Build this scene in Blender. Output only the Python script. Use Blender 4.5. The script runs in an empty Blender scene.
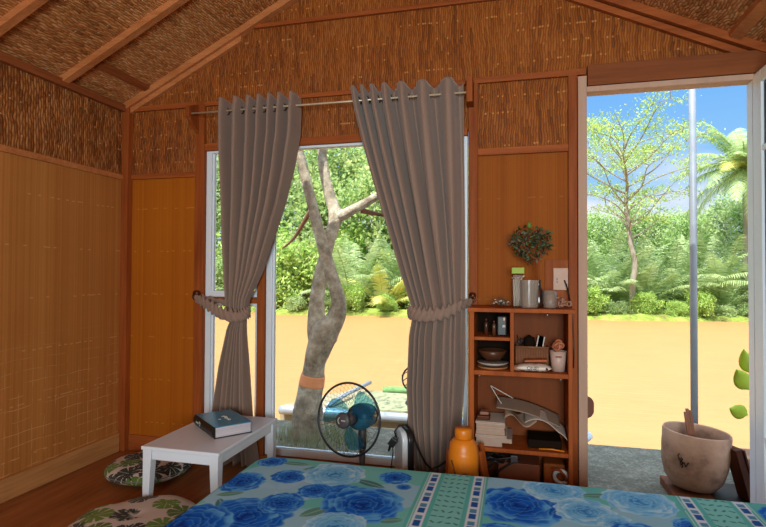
import bpy, math, random
import numpy as np
from mathutils import Vector, Matrix, noise
random.seed(7); rng = np.random.default_rng(7)
C = bpy.context.scene.collection
PI = math.pi
FL = -1.128                      # floor height (eye level is 0)
# ------------------------------------------------------------------ helpers
def lin(c):
    return tuple(((v/255)/12.92 if v/255 <= .04045 else ((v/255+.055)/1.055)**2.4) for v in c)
def tag(o, label=None, cat=None, group=None, kind=None):
    if label: o['label'] = label
    if cat: o['category'] = cat
    if group: o['group'] = group
    if kind: o['kind'] = kind
    return o
class MB:
    def __init__(s): s.v = []; s.f = []; s.m = []; s.sm = []
    def add(s, vs, fs, mat=0, smooth=False):
        b = len(s.v); s.v += [tuple(v) for v in vs]
        for f in fs: s.f.append([b+i for i in f]); s.m.append(mat); s.sm.append(smooth)
        return s
    def box(s, x0, x1, y0, y1, z0, z1, mat=0, M=None):
        vs = [Vector(p) for p in ((x0,y0,z0),(x1,y0,z0),(x1,y1,z0),(x0,y1,z0),(x0,y0,z1),(x1,y0,z1),(x1,y1,z1),(x0,y1,z1))]
        if M is not None: vs = [M @ v for v in vs]
        return s.add(vs, [(0,3,2,1),(4,5,6,7),(0,1,5,4),(1,2,6,5),(2,3,7,6),(3,0,4,7)], mat)
    def tube(s, pts, r, n=8, mat=0, cap=True, closed=False, sx=1.0):
        pts = [Vector(p) for p in pts]; k = len(pts)
        rs = r if isinstance(r, (list, tuple)) else [r]*k
        up = Vector((0,0,1)); vs = []
        prev = None
        for i, p in enumerate(pts):
            if closed: t = pts[(i+1)%k]-pts[i-1]
            else: t = pts[min(i+1,k-1)]-pts[max(i-1,0)]
            t = t.normalized() if t.length > 1e-9 else Vector((0,0,1))
            if prev is None:
                a = t.cross(up)
                if a.length < 1e-3: a = t.cross(Vector((1,0,0)))
            else: a = prev - t*prev.dot(t)
            a.normalize(); prev = a; b = t.cross(a)
            for j in range(n):
                th = 2*PI*j/n
                vs.append(p + a*(math.cos(th)*rs[i]*sx) + b*(math.sin(th)*rs[i]))
        fs = []
        for i in range(k if closed else k-1):
            i2 = (i+1) % k
            for j in range(n):
                j2 = (j+1) % n
                fs.append((i*n+j, i*n+j2, i2*n+j2, i2*n+j))
        if cap and not closed:
            fs.append(tuple(range(n-1,-1,-1))); fs.append(tuple((k-1)*n+j for j in range(n)))
        return s.add(vs, fs, mat, True)
    def lathe(s, prof, c=(0,0,0), n=32, mat=0, M=None, sx=1, sy=1):
        c = Vector(c); vs = []
        for (r, z) in prof:
            for j in range(n):
                th = 2*PI*j/n; v = Vector((r*math.cos(th)*sx, r*math.sin(th)*sy, z))
                if M is not None: v = M @ v
                vs.append(v + c)
        fs = []
        for i in range(len(prof)-1):
            for j in range(n):
                j2 = (j+1) % n
                fs.append((i*n+j, i*n+j2, (i+1)*n+j2, (i+1)*n+j))
        if prof[0][0] > 1e-5: fs.append(tuple(range(n-1,-1,-1)))
        if prof[-1][0] > 1e-5: fs.append(tuple((len(prof)-1)*n+j for j in range(n)))
        return s.add(vs, fs, mat, True)
    def torus(s, c, R, r, ax, n=32, m=8, mat=0, e=1.0):
        ax = Vector(ax).normalized(); a = ax.orthogonal().normalized(); b = ax.cross(a); c = Vector(c)
        pts = [c + a*(R*math.cos(2*PI*i/n)) + b*(R*e*math.sin(2*PI*i/n)) for i in range(n)]
        return s.tube(pts, r, m, mat, closed=True)
    def build(s, name, mats, parent=None, bevel=0, segs=2, subsurf=0, autosm=True):
        me = bpy.data.meshes.new(name); me.from_pydata(s.v, [], s.f)
        for m in (mats if isinstance(mats, (list, tuple)) else [mats]): me.materials.append(m)
        me.polygons.foreach_set('material_index', s.m); me.polygons.foreach_set('use_smooth', s.sm)
        me.update()
        o = bpy.data.objects.new(name, me); C.objects.link(o)
        if parent is not None:
            o.parent = parent; o.matrix_parent_inverse = Matrix.Translation(-parent.location)
        if bevel:
            b = o.modifiers.new('Bevel', 'BEVEL'); b.width = bevel; b.segments = segs; b.limit_method = 'ANGLE'; b.angle_limit = math.radians(40)
        if subsurf:
            b = o.modifiers.new('Sub', 'SUBSURF'); b.levels = subsurf; b.render_levels = subsurf
        return o
def empty(name, loc, label=None, cat=None, group=None, kind=None):
    o = bpy.data.objects.new(name, None); C.objects.link(o); o.location = loc; o.empty_display_size = .1
    return tag(o, label, cat, group, kind)
def grid(name, P, mats, parent=None, col=None, closed_u=False, solid=0, sub=0):
    """P: array (nu, nv, 3) -> smooth mesh grid, optional per-vertex colour"""
    nu, nv, _ = P.shape
    idx = np.arange(nu*nv).reshape(nu, nv)
    I = idx if not closed_u else np.vstack([idx, idx[:1]])
    a = I[:-1,:-1].ravel(); b = I[1:,:-1].ravel(); c = I[1:,1:].ravel(); d = I[:-1,1:].ravel()
    F = np.stack([a,b,c,d], 1)
    me = bpy.data.meshes.new(name); me.vertices.add(nu*nv); me.vertices.foreach_set('co', P.reshape(-1).astype(np.float32))
    me.loops.add(F.size); me.loops.foreach_set('vertex_index', F.ravel().astype(np.int32))
    me.polygons.add(len(F)); me.polygons.foreach_set('loop_start', np.arange(0, F.size, 4, dtype=np.int32))
    me.update(calc_edges=True); me.validate()
    me.polygons.foreach_set('use_smooth', np.ones(len(F), bool))
    for m in (mats if isinstance(mats, (list, tuple)) else [mats]): me.materials.append(m)
    if col is not None:
        at = me.color_attributes.new('Pattern', 'FLOAT_COLOR', 'POINT')
        cc = np.concatenate([col.reshape(-1,3), np.ones((nu*nv,1))], 1).astype(np.float32)
        at.data.foreach_set('color', cc.ravel())
    o = bpy.data.objects.new(name, me); C.objects.link(o)
    if parent is not None:
        o.parent = parent; o.matrix_parent_inverse = Matrix.Translation(-parent.location)
    if solid:
        m = o.modifiers.new('Solid', 'SOLIDIFY'); m.thickness = solid; m.offset = 0
    if sub:
        m = o.modifiers.new('Sub', 'SUBSURF'); m.levels = sub; m.render_levels = sub
    return o
def interp(tab, z):
    tab = sorted(tab); return np.interp(z, [t[0] for t in tab], [t[1] for t in tab])
# ------------------------------------------------------------------ materials
class NT:
    def __init__(s, name):
        s.m = bpy.data.materials.new(name); s.m.use_nodes = True; s.t = s.m.node_tree; s.n = s.t.nodes; s.l = s.t.links
        s.b = s.n['Principled BSDF']; s.out = s.n['Material Output']
    def node(s, typ, **k):
        n = s.n.new(typ)
        for a, v in k.items(): setattr(n, a, v)
        return n
    def put(s, sock, v):
        if hasattr(v, 'is_output'): s.l.new(v, sock)
        else: sock.default_value = v
    def math(s, op, a, b=0.0, c=None):
        n = s.node('ShaderNodeMath', operation=op); s.put(n.inputs[0], a); s.put(n.inputs[1], b)
        if c is not None: s.put(n.inputs[2], c)
        return n.outputs[0]
    def obj(s):
        tc = s.node('ShaderNodeTexCoord'); sx = s.node('ShaderNodeSeparateXYZ'); s.l.new(tc.outputs['Object'], sx.inputs[0])
        return tc.outputs['Object'], sx.outputs
    def comb(s, x, y, z):
        n = s.node('ShaderNodeCombineXYZ')
        for i, v in enumerate((x,y,z)): s.put(n.inputs[i], v)
        return n.outputs[0]
    def noise(s, vec, scale, detail=3, rough=.5, out='Fac'):
        n = s.node('ShaderNodeTexNoise'); s.put(n.inputs['Vector'], vec); n.inputs['Scale'].default_value = scale
        n.inputs['Detail'].default_value = detail; n.inputs['Roughness'].default_value = rough
        return n.outputs[out]
    def white(s, vec):
        n = s.node('ShaderNodeTexWhiteNoise', noise_dimensions='3D'); s.put(n.inputs['Vector'], vec); return n.outputs['Value']
    def ramp(s, f, cols):
        n = s.node('ShaderNodeValToRGB'); s.put(n.inputs[0], f); e = n.color_ramp.elements
        while len(e) < len(cols): e.new(.5)
        for el, (p, c) in zip(e, cols): el.position = p; el.color = (*c[:3], 1)
        return n.outputs[0]
    def mix(s, f, a, b, mode='MIX'):
        n = s.node('ShaderNodeMix', data_type='RGBA', blend_type=mode); s.put(n.inputs[0], f)
        for i, v in ((6, a), (7, b)): s.put(n.inputs[i], (*v[:3], 1) if isinstance(v, tuple) else v)
        return n.outputs[2]
    def bump(s, h, strength=.4, dist=.01):
        n = s.node('ShaderNodeBump'); s.put(n.inputs['Height'], h); n.inputs['Strength'].default_value = strength; n.inputs['Distance'].default_value = dist
        s.l.new(n.outputs[0], s.b.inputs['Normal']); return n
    def base(s, c): s.put(s.b.inputs['Base Color'], (*c[:3], 1) if isinstance(c, tuple) else c); return s
    def set(s, rough=.6, spec=.5, metal=0, **k):
        s.b.inputs['Roughness'].default_value = rough; s.b.inputs['Specular IOR Level'].default_value = spec; s.b.inputs['Metallic'].default_value = metal
        for a, v in k.items(): s.put(s.b.inputs[a.replace('_', ' ')], v)
        return s
def plain(name, rgb, rough=.5, spec=.4, metal=0, var=.12, scale=30, bump=0, dist=.002):
    n = NT(name); c = lin(rgb); co, _ = n.obj(); f = n.noise(co, scale, 3)
    n.base(n.mix(f, tuple(v*(1-var) for v in c), tuple(min(1, v*(1+var)) for v in c))); n.set(rough, spec, metal)
    if bump: n.bump(f, bump, dist)
    return n.m
def wood(name, dark, light, axis='Z', rough=.6, spec=.15, scale=9, stretch=.06, bump=.15):
    n = NT(name); co, x = n.obj(); mp = n.node('ShaderNodeMapping'); n.l.new(co, mp.inputs['Vector'])
    sc = {'X': (stretch,1,1), 'Y': (1,stretch,1), 'Z': (1,1,stretch)}[axis]; mp.inputs['Scale'].default_value = sc
    f = n.noise(mp.outputs[0], scale*6, 4, .6); g = n.noise(mp.outputs[0], scale, 3, .5)
    h = n.math('ADD', n.math('MULTIPLY', f, .5), n.math('MULTIPLY', g, .5))
    n.base(n.ramp(h, [(.32, lin(dark)), (.68, lin(light))])); n.set(rough, spec); n.bump(h, bump, .004)
    return n.m
def weave(name, cols, u='X', v='Z', w=.013, L=.075, ks=1.0, bump=.6, nick=.35, rough=.55, warm=None):
    """woven bamboo matting: narrow splints along v, each cut into over/under lengths, wavering a little"""
    n = NT(name); co, x = n.obj()
    wob = n.noise(co, 5.0, 2); wob2 = n.noise(co, 22.0, 1)
    U = n.math('ADD', x[u], n.math('ADD', n.math('MULTIPLY', wob, .05), n.math('MULTIPLY', wob2, .010)))
    V = n.math('ADD', x[v], n.math('MULTIPLY', n.noise(co, 3.3, 2), .09))
    ui = n.math('DIVIDE', U, w); i = n.math('FLOOR', ui); fu = n.math('FRACT', ui)
    off = n.math('MULTIPLY', n.math('MODULO', n.math('ABSOLUTE', i), 2.0), .5)
    off = n.math('ADD', off, n.math('MULTIPLY', n.white(n.comb(i, 3.0, 1.0)), .35))
    vi = n.math('ADD', n.math('DIVIDE', V, L), off); j = n.math('FLOOR', vi); fv = n.math('FRACT', vi)
    cell = n.white(n.comb(i, j, 0.0)); strip = n.white(n.comb(i, 0.0, 7.0))
    prof = n.math('SUBTRACT', 1.0, n.math('ABSOLUTE', n.math('SUBTRACT', n.math('MULTIPLY', fu, 2.0), 1.0)))   # 0 edge .. 1 centre
    prof = n.math('POWER', prof, .5)
    arc = n.math('SINE', n.math('MULTIPLY', fv, PI))
    h = n.math('MULTIPLY', prof, n.math('ADD', .35, n.math('MULTIPLY', arc, .65)))
    big = n.noise(co, 2.2, 3)
    t = n.math('ADD', n.math('MULTIPLY', cell, .40), n.math('ADD', n.math('MULTIPLY', strip, .2), n.math('MULTIPLY', big, .5)))
    t = n.math('MULTIPLY', t, n.math('ADD', .35, n.math('MULTIPLY', h, .75)))
    c = n.ramp(t, [(.05, lin(cols[0])), (.38, lin(cols[1])), (.75, lin(cols[2]))])
    # pale nodes where the weft shows, in broken horizontal rows
    row = n.math('LESS_THAN', n.math('FRACT', n.math('DIVIDE', n.math('ADD', x[v], n.math('MULTIPLY', wob, .03)), .088)), .10)
    on = n.math('GREATER_THAN', n.white(n.comb(i, n.math('FLOOR', n.math('DIVIDE', V, .088)), 5.0)), 1-nick)
    msk = n.math('MULTIPLY', n.math('MULTIPLY', n.math('MULTIPLY', row, on), n.math('GREATER_THAN', n.noise(co, 4.0, 1), .42)), n.math('MULTIPLY', prof, .75))
    c = n.mix(msk, c, lin(cols[3])); n.base(c); n.set(rough, .3); n.bump(h, bump, .006)
    return n.m
def splitpanel(name, cols, u='X', v='Z', w=.006, gridline=0, rough=.45):
    """flattened bamboo sheet: fine upright grain, faint cross nicks"""
    n = NT(name); co, x = n.obj(); U = n.math('ADD', x[u], n.math('MULTIPLY', n.noise(co, 1.5, 2), .012))
    i = n.math('FLOOR', n.math('DIVIDE', U, w)); s1 = n.white(n.comb(i, 1.0, 0.0)); s2 = n.white(n.comb(n.math('FLOOR', n.math('DIVIDE', U, w*7)), 2.0, 0.0))
    t = n.math('ADD', n.math('MULTIPLY', s1, .3), n.math('ADD', n.math('MULTIPLY', s2, .25), n.math('MULTIPLY', n.noise(co, 1.6, 3), .6)))
    c = n.ramp(t, [(.2, lin(cols[0])), (.85, lin(cols[1]))])
    seg = n.math('DIVIDE', x[v], .27); sw = n.white(n.comb(n.math('FLOOR', n.math('DIVIDE', U, .02)), n.math('FLOOR', seg), 9.0))
    nick = n.math('MULTIPLY', n.math('LESS_THAN', n.math('ABSOLUTE', n.math('SUBTRACT', n.math('FRACT', seg), n.math('ADD', .45, n.math('MULTIPLY', sw, .06)))), .012), n.math('GREATER_THAN', sw, .72))
    c = n.mix(n.math('MULTIPLY', nick, .45), c, lin(cols[2]))
    if gridline:
        wv = n.math('MULTIPLY', n.noise(co, 6.0, 2), .03)
        lh = n.math('LESS_THAN', n.math('FRACT', n.math('DIVIDE', n.math('ADD', x[v], wv), .062)), .07)
        lv = n.math('LESS_THAN', n.math('FRACT', n.math('DIVIDE', n.math('ADD', x[u], wv), .075)), .05)
        low = n.math('MINIMUM', 1.0, n.math('MAXIMUM', 0.0, n.math('MULTIPLY', n.math('SUBTRACT', -.25, x['Z']), 2.2)))
        nm = n.math('MAXIMUM', 0.0, n.math('MULTIPLY', n.math('SUBTRACT', n.noise(co, 9.0, 2), .42), 4.0))
        g = n.math('MULTIPLY', n.math('MULTIPLY', n.math('MAXIMUM', lh, lv), low), n.math('MINIMUM', nm, .55))
        c = n.mix(n.math('MULTIPLY', g, gridline), c, lin(cols[2]))
    n.base(c); n.set(.7, .15); n.bump(n.math('MULTIPLY', s1, 1.0), .12, .003)
    return n.m
def leafmat(name, cols, trans=.35, rough=.5):
    n = NT(name); g = n.node('ShaderNodeNewGeometry'); f = g.outputs['Random Per Island']
    c = n.ramp(f, [(i/(len(cols)-1), lin(c)) for i, c in enumerate(cols)])
    n.base(c); n.set(rough, .3)
    tr = n.node('ShaderNodeBsdfTranslucent'); n.l.new(c, tr.inputs[0]); mx = n.node('ShaderNodeMixShader'); mx.inputs[0].default_value = trans
    n.l.new(n.b.outputs[0], mx.inputs[1]); n.l.new(tr.outputs[0], mx.inputs[2]); n.l.new(mx.outputs[0], n.out.inputs[0])
    return n.m
def pattern(name, rough=.7, spec=.2, sheen=.2, bump=.15):
    n = NT(name); a = n.node('ShaderNodeVertexColor'); a.layer_name = 'Pattern'; co, _ = n.obj()
    f = n.noise(co, 350, 2)
    n.base(n.mix(n.math('MULTIPLY', f, .10), a.outputs[0], (0.02,0.02,0.02))); n.set(rough, spec); n.b.inputs['Sheen Weight'].default_value = sheen; n.bump(f, bump, .001)
    return n.m
def glassmat(name, tint=(1,1,1), ior=1.45, rough=0.0):
    n = NT(name); t = n.node('ShaderNodeBsdfTransparent'); t.inputs[0].default_value = (*tint, 1); g = n.node('ShaderNodeBsdfGlossy'); g.inputs['Roughness'].default_value = rough
    fr = n.node('ShaderNodeFresnel'); fr.inputs[0].default_value = ior; mx = n.node('ShaderNodeMixShader')
    n.l.new(fr.outputs[0], mx.inputs[0]); n.l.new(t.outputs[0], mx.inputs[1]); n.l.new(g.outputs[0], mx.inputs[2]); n.l.new(mx.outputs[0], n.out.inputs[0])
    return n.m
M = {}
M['mat_back'] = weave('bamboo_mat_back', [(76,36,9),(144,76,22),(168,98,38),(216,146,78)], 'X', 'Z', w=.0125, L=.08, nick=.25)
M['mat_left'] = weave('bamboo_mat_left', [(72,34,13),(148,88,42),(192,134,80),(222,174,120)], 'Y', 'Z', w=.015, L=.06, nick=.2)
M['mat_ceil'] = weave('bamboo_mat_ceiling', [(108,58,26),(192,128,74),(226,174,120),(240,196,146)], 'X', 'Y', w=.0125, L=.055, nick=.25, bump=.7)
M['panel_back'] = splitpanel('bamboo_sheet_back', [(156,80,12),(176,100,22),(204,136,60)], 'X', 'Z')
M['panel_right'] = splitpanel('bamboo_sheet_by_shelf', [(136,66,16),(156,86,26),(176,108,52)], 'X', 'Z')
M['panel_left'] = splitpanel('bamboo_sheet_left', [(166,102,46),(192,130,68),(222,172,114)], 'Y', 'Z', gridline=1.0)
M['batten'] = wood('batten_wood', (130,62,26), (178,96,46), 'X')
M['batten_v'] = wood('batten_wood_upright', (124,58,24), (172,92,42), 'Z')
M['batten_y'] = wood('batten_wood_deep', (120,62,32), (166,96,54), 'Y')
M['rafter'] = wood('rafter_wood', (168,98,54), (206,136,84), 'X', stretch=.15)
M['header'] = wood('header_wood', (110,56,28), (146,82,44), 'X')
M['base_y'] = wood('baseboard_pine', (150,96,52), (206,152,96), 'Y', scale=7)
M['floor'] = wood('floor_planks_wood', (116,66,34), (176,112,64), 'Y', rough=.38, scale=4, stretch=.12, bump=.05)
M['white'] = plain('white_aluminium', (226,234,244), .35, .5, 0, .03)
M['jamb'] = wood('pinkish_jamb_paint', (176,140,120), (200,164,142), 'Z', scale=3)
M['glass'] = glassmat('window_glass')
M['shelf'] = wood('shelf_wood', (136,64,24), (178,92,38), 'Z', scale=5)
M['dark'] = plain('dark_plastic', (26,24,26), .4, .5)
M['darkbox'] = plain('near_black_and_shade', (30,20,14), .8, .05)
M['steel'] = plain('brushed_steel', (190,180,165), .3, .5, .9, .05)
M['paper'] = plain('paper_white', (206,196,188), .8, .2)
M['tablewhite'] = plain('white_lacquered_table', (224,232,244), .35, .5, 0, .03, 12)
# ------------------------------------------------------------------ room shell
D = 2.90; XL = -2.45; XR = 1.19; ZT = 1.075; XRG = -.67; ZR = 1.955; YB = -2.3
KL = (ZR-ZT)/(XRG-XL); KR = (ZR-ZT)/(XR-XRG)
def roofz(x): return ZT + KL*(x-XL) if x < XRG else ZR - KR*(x-XRG)
def struct(o): o['kind'] = 'structure'; return o
struct(MB().box(XL-.06, XR+.06, YB-.06, D+.06, FL-.14, FL).build('floor', M['floor']))
T = .06
def gable(mb, y0, y1, mat=0):
    vs = [(XL,y0,ZT),(XR,y0,ZT),(XRG,y0,ZR),(XL,y1,ZT),(XR,y1,ZT),(XRG,y1,ZR)]
    mb.add(vs, [(0,1,2),(5,4,3),(0,3,4,1),(1,4,5,2),(2,5,3,0)], mat)
b = MB(); y0, y1 = D, D+T
gable(b, y0, y1, 0)
b.box(XL, -1.88, y0, y1, .60, ZT, 0); b.box(XL, -1.88, y0, y1, FL, .60, 1)
b.box(-1.88, -.25, y0, y1, .79, ZT, 0)
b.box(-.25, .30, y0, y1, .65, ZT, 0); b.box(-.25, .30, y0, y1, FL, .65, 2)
b.box(.30, 1.10, y0, y1, .955, ZT, 0); b.box(1.10, XR, y0, y1, FL, ZT, 1)
struct(b.build('wall_back', [M['mat_back'], M['panel_back'], M['panel_right']]))
b = MB(); b.box(XL-T, XL, YB, D+T, .60, ZT+.03, 0); b.box(XL-T, XL, YB, D+T, FL, .60, 1)
struct(b.build('wall_left', [M['mat_left'], M['panel_left']]))
b = MB(); b.box(XR, XR+T, YB, D+T, .60, ZT+.02, 0); b.box(XR, XR+T, YB, D+T, FL, .60, 1)
struct(b.build('wall_right', [M['mat_left'], M['panel_left']]))
WX0, WX1, WZ0, WZ1 = -.15, 1.08, -.45, .95      # unseen rear-wall opening, added and placed for the fill light
b = MB(); gable(b, YB-T, YB, 0)
b.box(XL, WX0, YB-T, YB, FL, ZT, 0); b.box(WX1, XR, YB-T, YB, FL, ZT, 0); b.box(WX0, WX1, YB-T, YB, FL, WZ0, 1); b.box(WX0, WX1, YB-T, YB, WZ1, ZT, 0)
struct(b.build('wall_rear', [M['mat_back'], M['panel_back']]))
b = MB()                                        # roof: two slopes with eaves
YE0, YE1, EV, TH = YB-1.0, D+.32, .14, .06
zl = ZT-KL*EV; zr = ZT-KR*EV
b.add([(XL-EV,YE0,zl),(XRG,YE0,ZR),(XRG,YE1,ZR),(XL-EV,YE1,zl),(XL-EV,YE0,zl+TH),(XRG,YE0,ZR+TH),(XRG,YE1,ZR+TH),(XL-EV,YE1,zl+TH)],
      [(0,3,2,1),(4,5,6,7),(0,1,5,4),(2,3,7,6),(3,0,4,7)])
b.add([(XR+EV,YE0,zr),(XRG,YE0,ZR),(XRG,YE1,ZR),(XR+EV,YE1,zr),(XR+EV,YE0,zr+TH),(XRG,YE0,ZR+TH),(XRG,YE1,ZR+TH),(XR+EV,YE1,zr+TH)],
      [(0,1,2,3),(4,7,6,5),(1,0,4,5),(3,2,6,7),(0,3,7,4)])
struct(b.build('ceiling', M['mat_ceil']))
# roof timbers: each rafter, purlin and batten a trim piece
tn = [0]
def trim(mb, mat, bevel=.002):
    tn[0] += 1; return struct(mb.build('trim_%d' % tn[0], mat, bevel=bevel))
def rafter(side, yc, w=.045, h=.035, x_from=None, x_to=None, drop=0.0):
    xa = XL if side < 0 else XR; xb = XRG
    if x_from is not None: xa = x_from
    if x_to is not None: xb = x_to
    ka = KL if side < 0 else -KR; L = math.sqrt(1+ka*ka)
    vs = []
    for (x, dz) in ((xa,0),(xb,0),(xb,-h*L),(xa,-h*L)):
        for y in (yc-w/2, yc+w/2): vs.append((x, y, roofz(x)+dz-drop))
    return MB().add(vs, [(0,1,3,2),(2,3,5,4),(4,5,7,6),(6,7,1,0),(0,2,4,6),(1,7,5,3)])
trim(rafter(-1, 2.875, .05, .04), M['rafter'])
trim(rafter(-1, 2.885, .03, .03, x_from=-2.44, x_to=-1.62, drop=.045), M['rafter'])
for y in (2.39, 1.91, 1.2, .5, -.3, -1.2): trim(rafter(-1, y), M['rafter'])
trim(rafter(1, 2.875, .05, .04), M['batten'])
trim(rafter(1, 2.885, .03, .032, drop=.052), M['batten'])
for y in (1.91, 1.2, .5, -.3, -1.2): trim(rafter(1, y), M['rafter'])
def purlin(x, ya, yb, w=.045, h=.03):
    z = roofz(x); k = KL if x < XRG else -KR
    vs = []
    for dx, dz in ((-w/2,0),(w/2,0),(w/2,-h),(-w/2,-h)):
        for y in (ya, yb): vs.append((x+dx, y, z+k*dx+dz))
    return MB().add(vs, [(0,1,3,2),(2,3,5,4),(4,5,7,6),(6,7,1,0),(0,2,4,6),(1,7,5,3)])
trim(purlin(-2.26, 2.41, 2.85, .035, .018), M['batten_y'])
trim(purlin(1.01, YB, 2.85, .05, .028), M['rafter'])
trim(purlin(.25, YB, 2.85, .05, .028), M['rafter'])
trim(MB().box(XL, XL+.03, YB, D-.03, 1.025, 1.068), M['batten_y'])                # left wall top beam
trim(MB().box(XL, XL+.014, YB, D-.03, .59, .622), M['rafter'])                    # left wall mid rail
trim(MB().box(XL, XL+.05, D-.045, D-.001, FL, 1.05), M['batten_v'])               # corner post
trim(MB().box(XL+.05, -1.93, D-.022, D+.001, 1.03, 1.062), M['batten'])           # header rail, left
trim(MB().box(-1.88, -.27, D-.020, D+.001, 1.03, 1.055), M['batten'])
trim(MB().box(-.26, .345, D-.022, D+.001, 1.03, 1.062), M['batten'])
trim(MB().box(.35, XR-.01, D-.04, D+.001, .965, 1.072), M['header'])              # door header
trim(MB().box(-1.62, 1.0, D-.022, D+.001, 1.478, 1.503), M['batten'])             # collar rail in gable
trim(MB().box(XL+.05, -1.905, D-.02, D+.001, .595, .625), M['batten'])            # left panel rail
trim(MB().box(-1.93, -1.868, D-.025, D+.03, FL+.001, 1.06), M['batten_v'])
trim(MB().box(XL+.052, -1.932, D-.012, D+.001, FL+.001, -1.03), M['batten'])      # skirting of left panel
trim(MB().box(-1.868, -.262, D-.02, D+.05, .752, .795), M['batten'])              # lintel board
trim(MB().box(-1.868, -.255, D-.03, D+.05, FL+.001, -1.078), M['batten'])         # sill board
trim(MB().box(-.255, -.205, D-.025, D+.03, FL+.001, 1.03), M['batten_v'])
trim(MB().box(.257, .300, D-.025, D+.03, FL+.001, 1.03), M['batten_v'])
trim(MB().box(-.205, .257, D-.022, D+.001, .638, .675), M['batten'])
trim(MB().box(.14, .257, D-.010, D+.001, -.9, .075), M['batten_v'], .001)         # socket board
trim(MB().box(-1.505, -1.458, D-.02, D+.05, -1.078, .752), M['batten_v'])         # mullion
trim(MB().box(-1.866, -1.505, D-.02, D+.05, -.182, -.148), M['batten'])
o = MB().box(XL, XL+.02, YB, D-.05, FL+.001, -1.012).build('baseboard_left', M['base_y'], bevel=.003); struct(o)
struct(MB().box(XR-.02, XR, YB, D-.8, FL+.001, -1.012).build('baseboard_right', M['base_y'], bevel=.003))
# windows and door
def window(n, rects, label):
    e = empty('window_%d' % n, (rects[0][0], D, rects[0][2])); struct(e); e['label'] = label
    for (x0,x1,z0,z1,wl,wr,wb,wt) in rects:
        f = MB(); ya, yb = D+.002, D+.05
        f.box(x0,x0+wl,ya,yb,z0,z1); f.box(x1-wr,x1,ya,yb,z0,z1); f.box(x0+wl,x1-wr,ya,yb,z0,z0+wb); f.box(x0+wl,x1-wr,ya,yb,z1-wt,z1)
        f.box(x0+wl, x0+wl+.012, ya+.012, yb-.012, z0+wb, z1-wt)
        f.build('window_frame', M['white'], e, bevel=.002)
        MB().box(x0+wl+.002,x1-wr-.002,D+.028,D+.032,z0+wb,z1-wt).build('window_pane', M['glass'], e)
window(1, [(-1.866,-1.507,-.146,.752,.036,.02,.036,.014), (-1.866,-1.507,-1.077,-.184,.036,.02,.04,.018)], 'narrow white framed window left of the big one')
window(2, [(-1.456,-.262,-1.077,.752,.036,.022,.04,.014)], 'big fixed window behind the fan')
struct(MB().box(.302,.345,D-.045,D+.05,FL+.001,1.015).build('door_2', M['jamb'], bevel=.003))
o = MB().box(.346,1.10,D-.035,D+.045,.934,.962).build('trim_60', M['jamb'], bevel=.002); struct(o)
struct(MB().box(1.093,1.125,D-.02,D+.045,FL+.001,.934).build('trim_61', M['white'], bevel=.002))
# open door leaf, swung in against the right wall
e = empty('door_1', (1.115, 2.88, FL)); struct(e); e['label'] = 'white glazed door leaf swung open against right wall'
f = MB(); X0, X1, Y0, Y1, Z0, Z1 = 1.092, 1.13, 2.13, 2.875, -1.105, .955
f.box(X0,X1,Y1-.09,Y1,Z0,Z1); f.box(X0,X1,Y0,Y0+.09,Z0,Z1); f.box(X0,X1,Y0+.09,Y1-.09,Z1-.06,Z1); f.box(X0,X1,Y0+.09,Y1-.09,Z0,Z0+.09)
for z in (.575, -.765): f.box(X0+.002,X1-.002,Y0+.09,Y1-.09,z,z+.026)
f.build('leaf_frame', M['white'], e, bevel=.003)
g = MB()
for a, c in ((Z0+.09,-.765),(-.739,.575),(.601,Z1-.06)):
    g.box(X0+.012,X0+.020,Y1-.104,Y1-.09,a,c); g.box(X0+.012,X0+.02,Y0+.09,Y1-.104,c-.012,c)
g.build('glazing_bead', M['dark'], e)
darkglass = NT('smoked_glass'); darkglass.base(lin((52,50,52))); darkglass.set(.08, .6)
g = MB().box(X0+.020,X0+.026,Y0+.09,Y1-.09,Z0+.09,Z1-.06).build('door_pane', darkglass.m, e)
for z in (-.8, 0, .75): MB().tube([(1.108,2.885,z-.04),(1.108,2.885,z+.04)], .007, 8).build('hinge', M['steel'], e)
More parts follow.
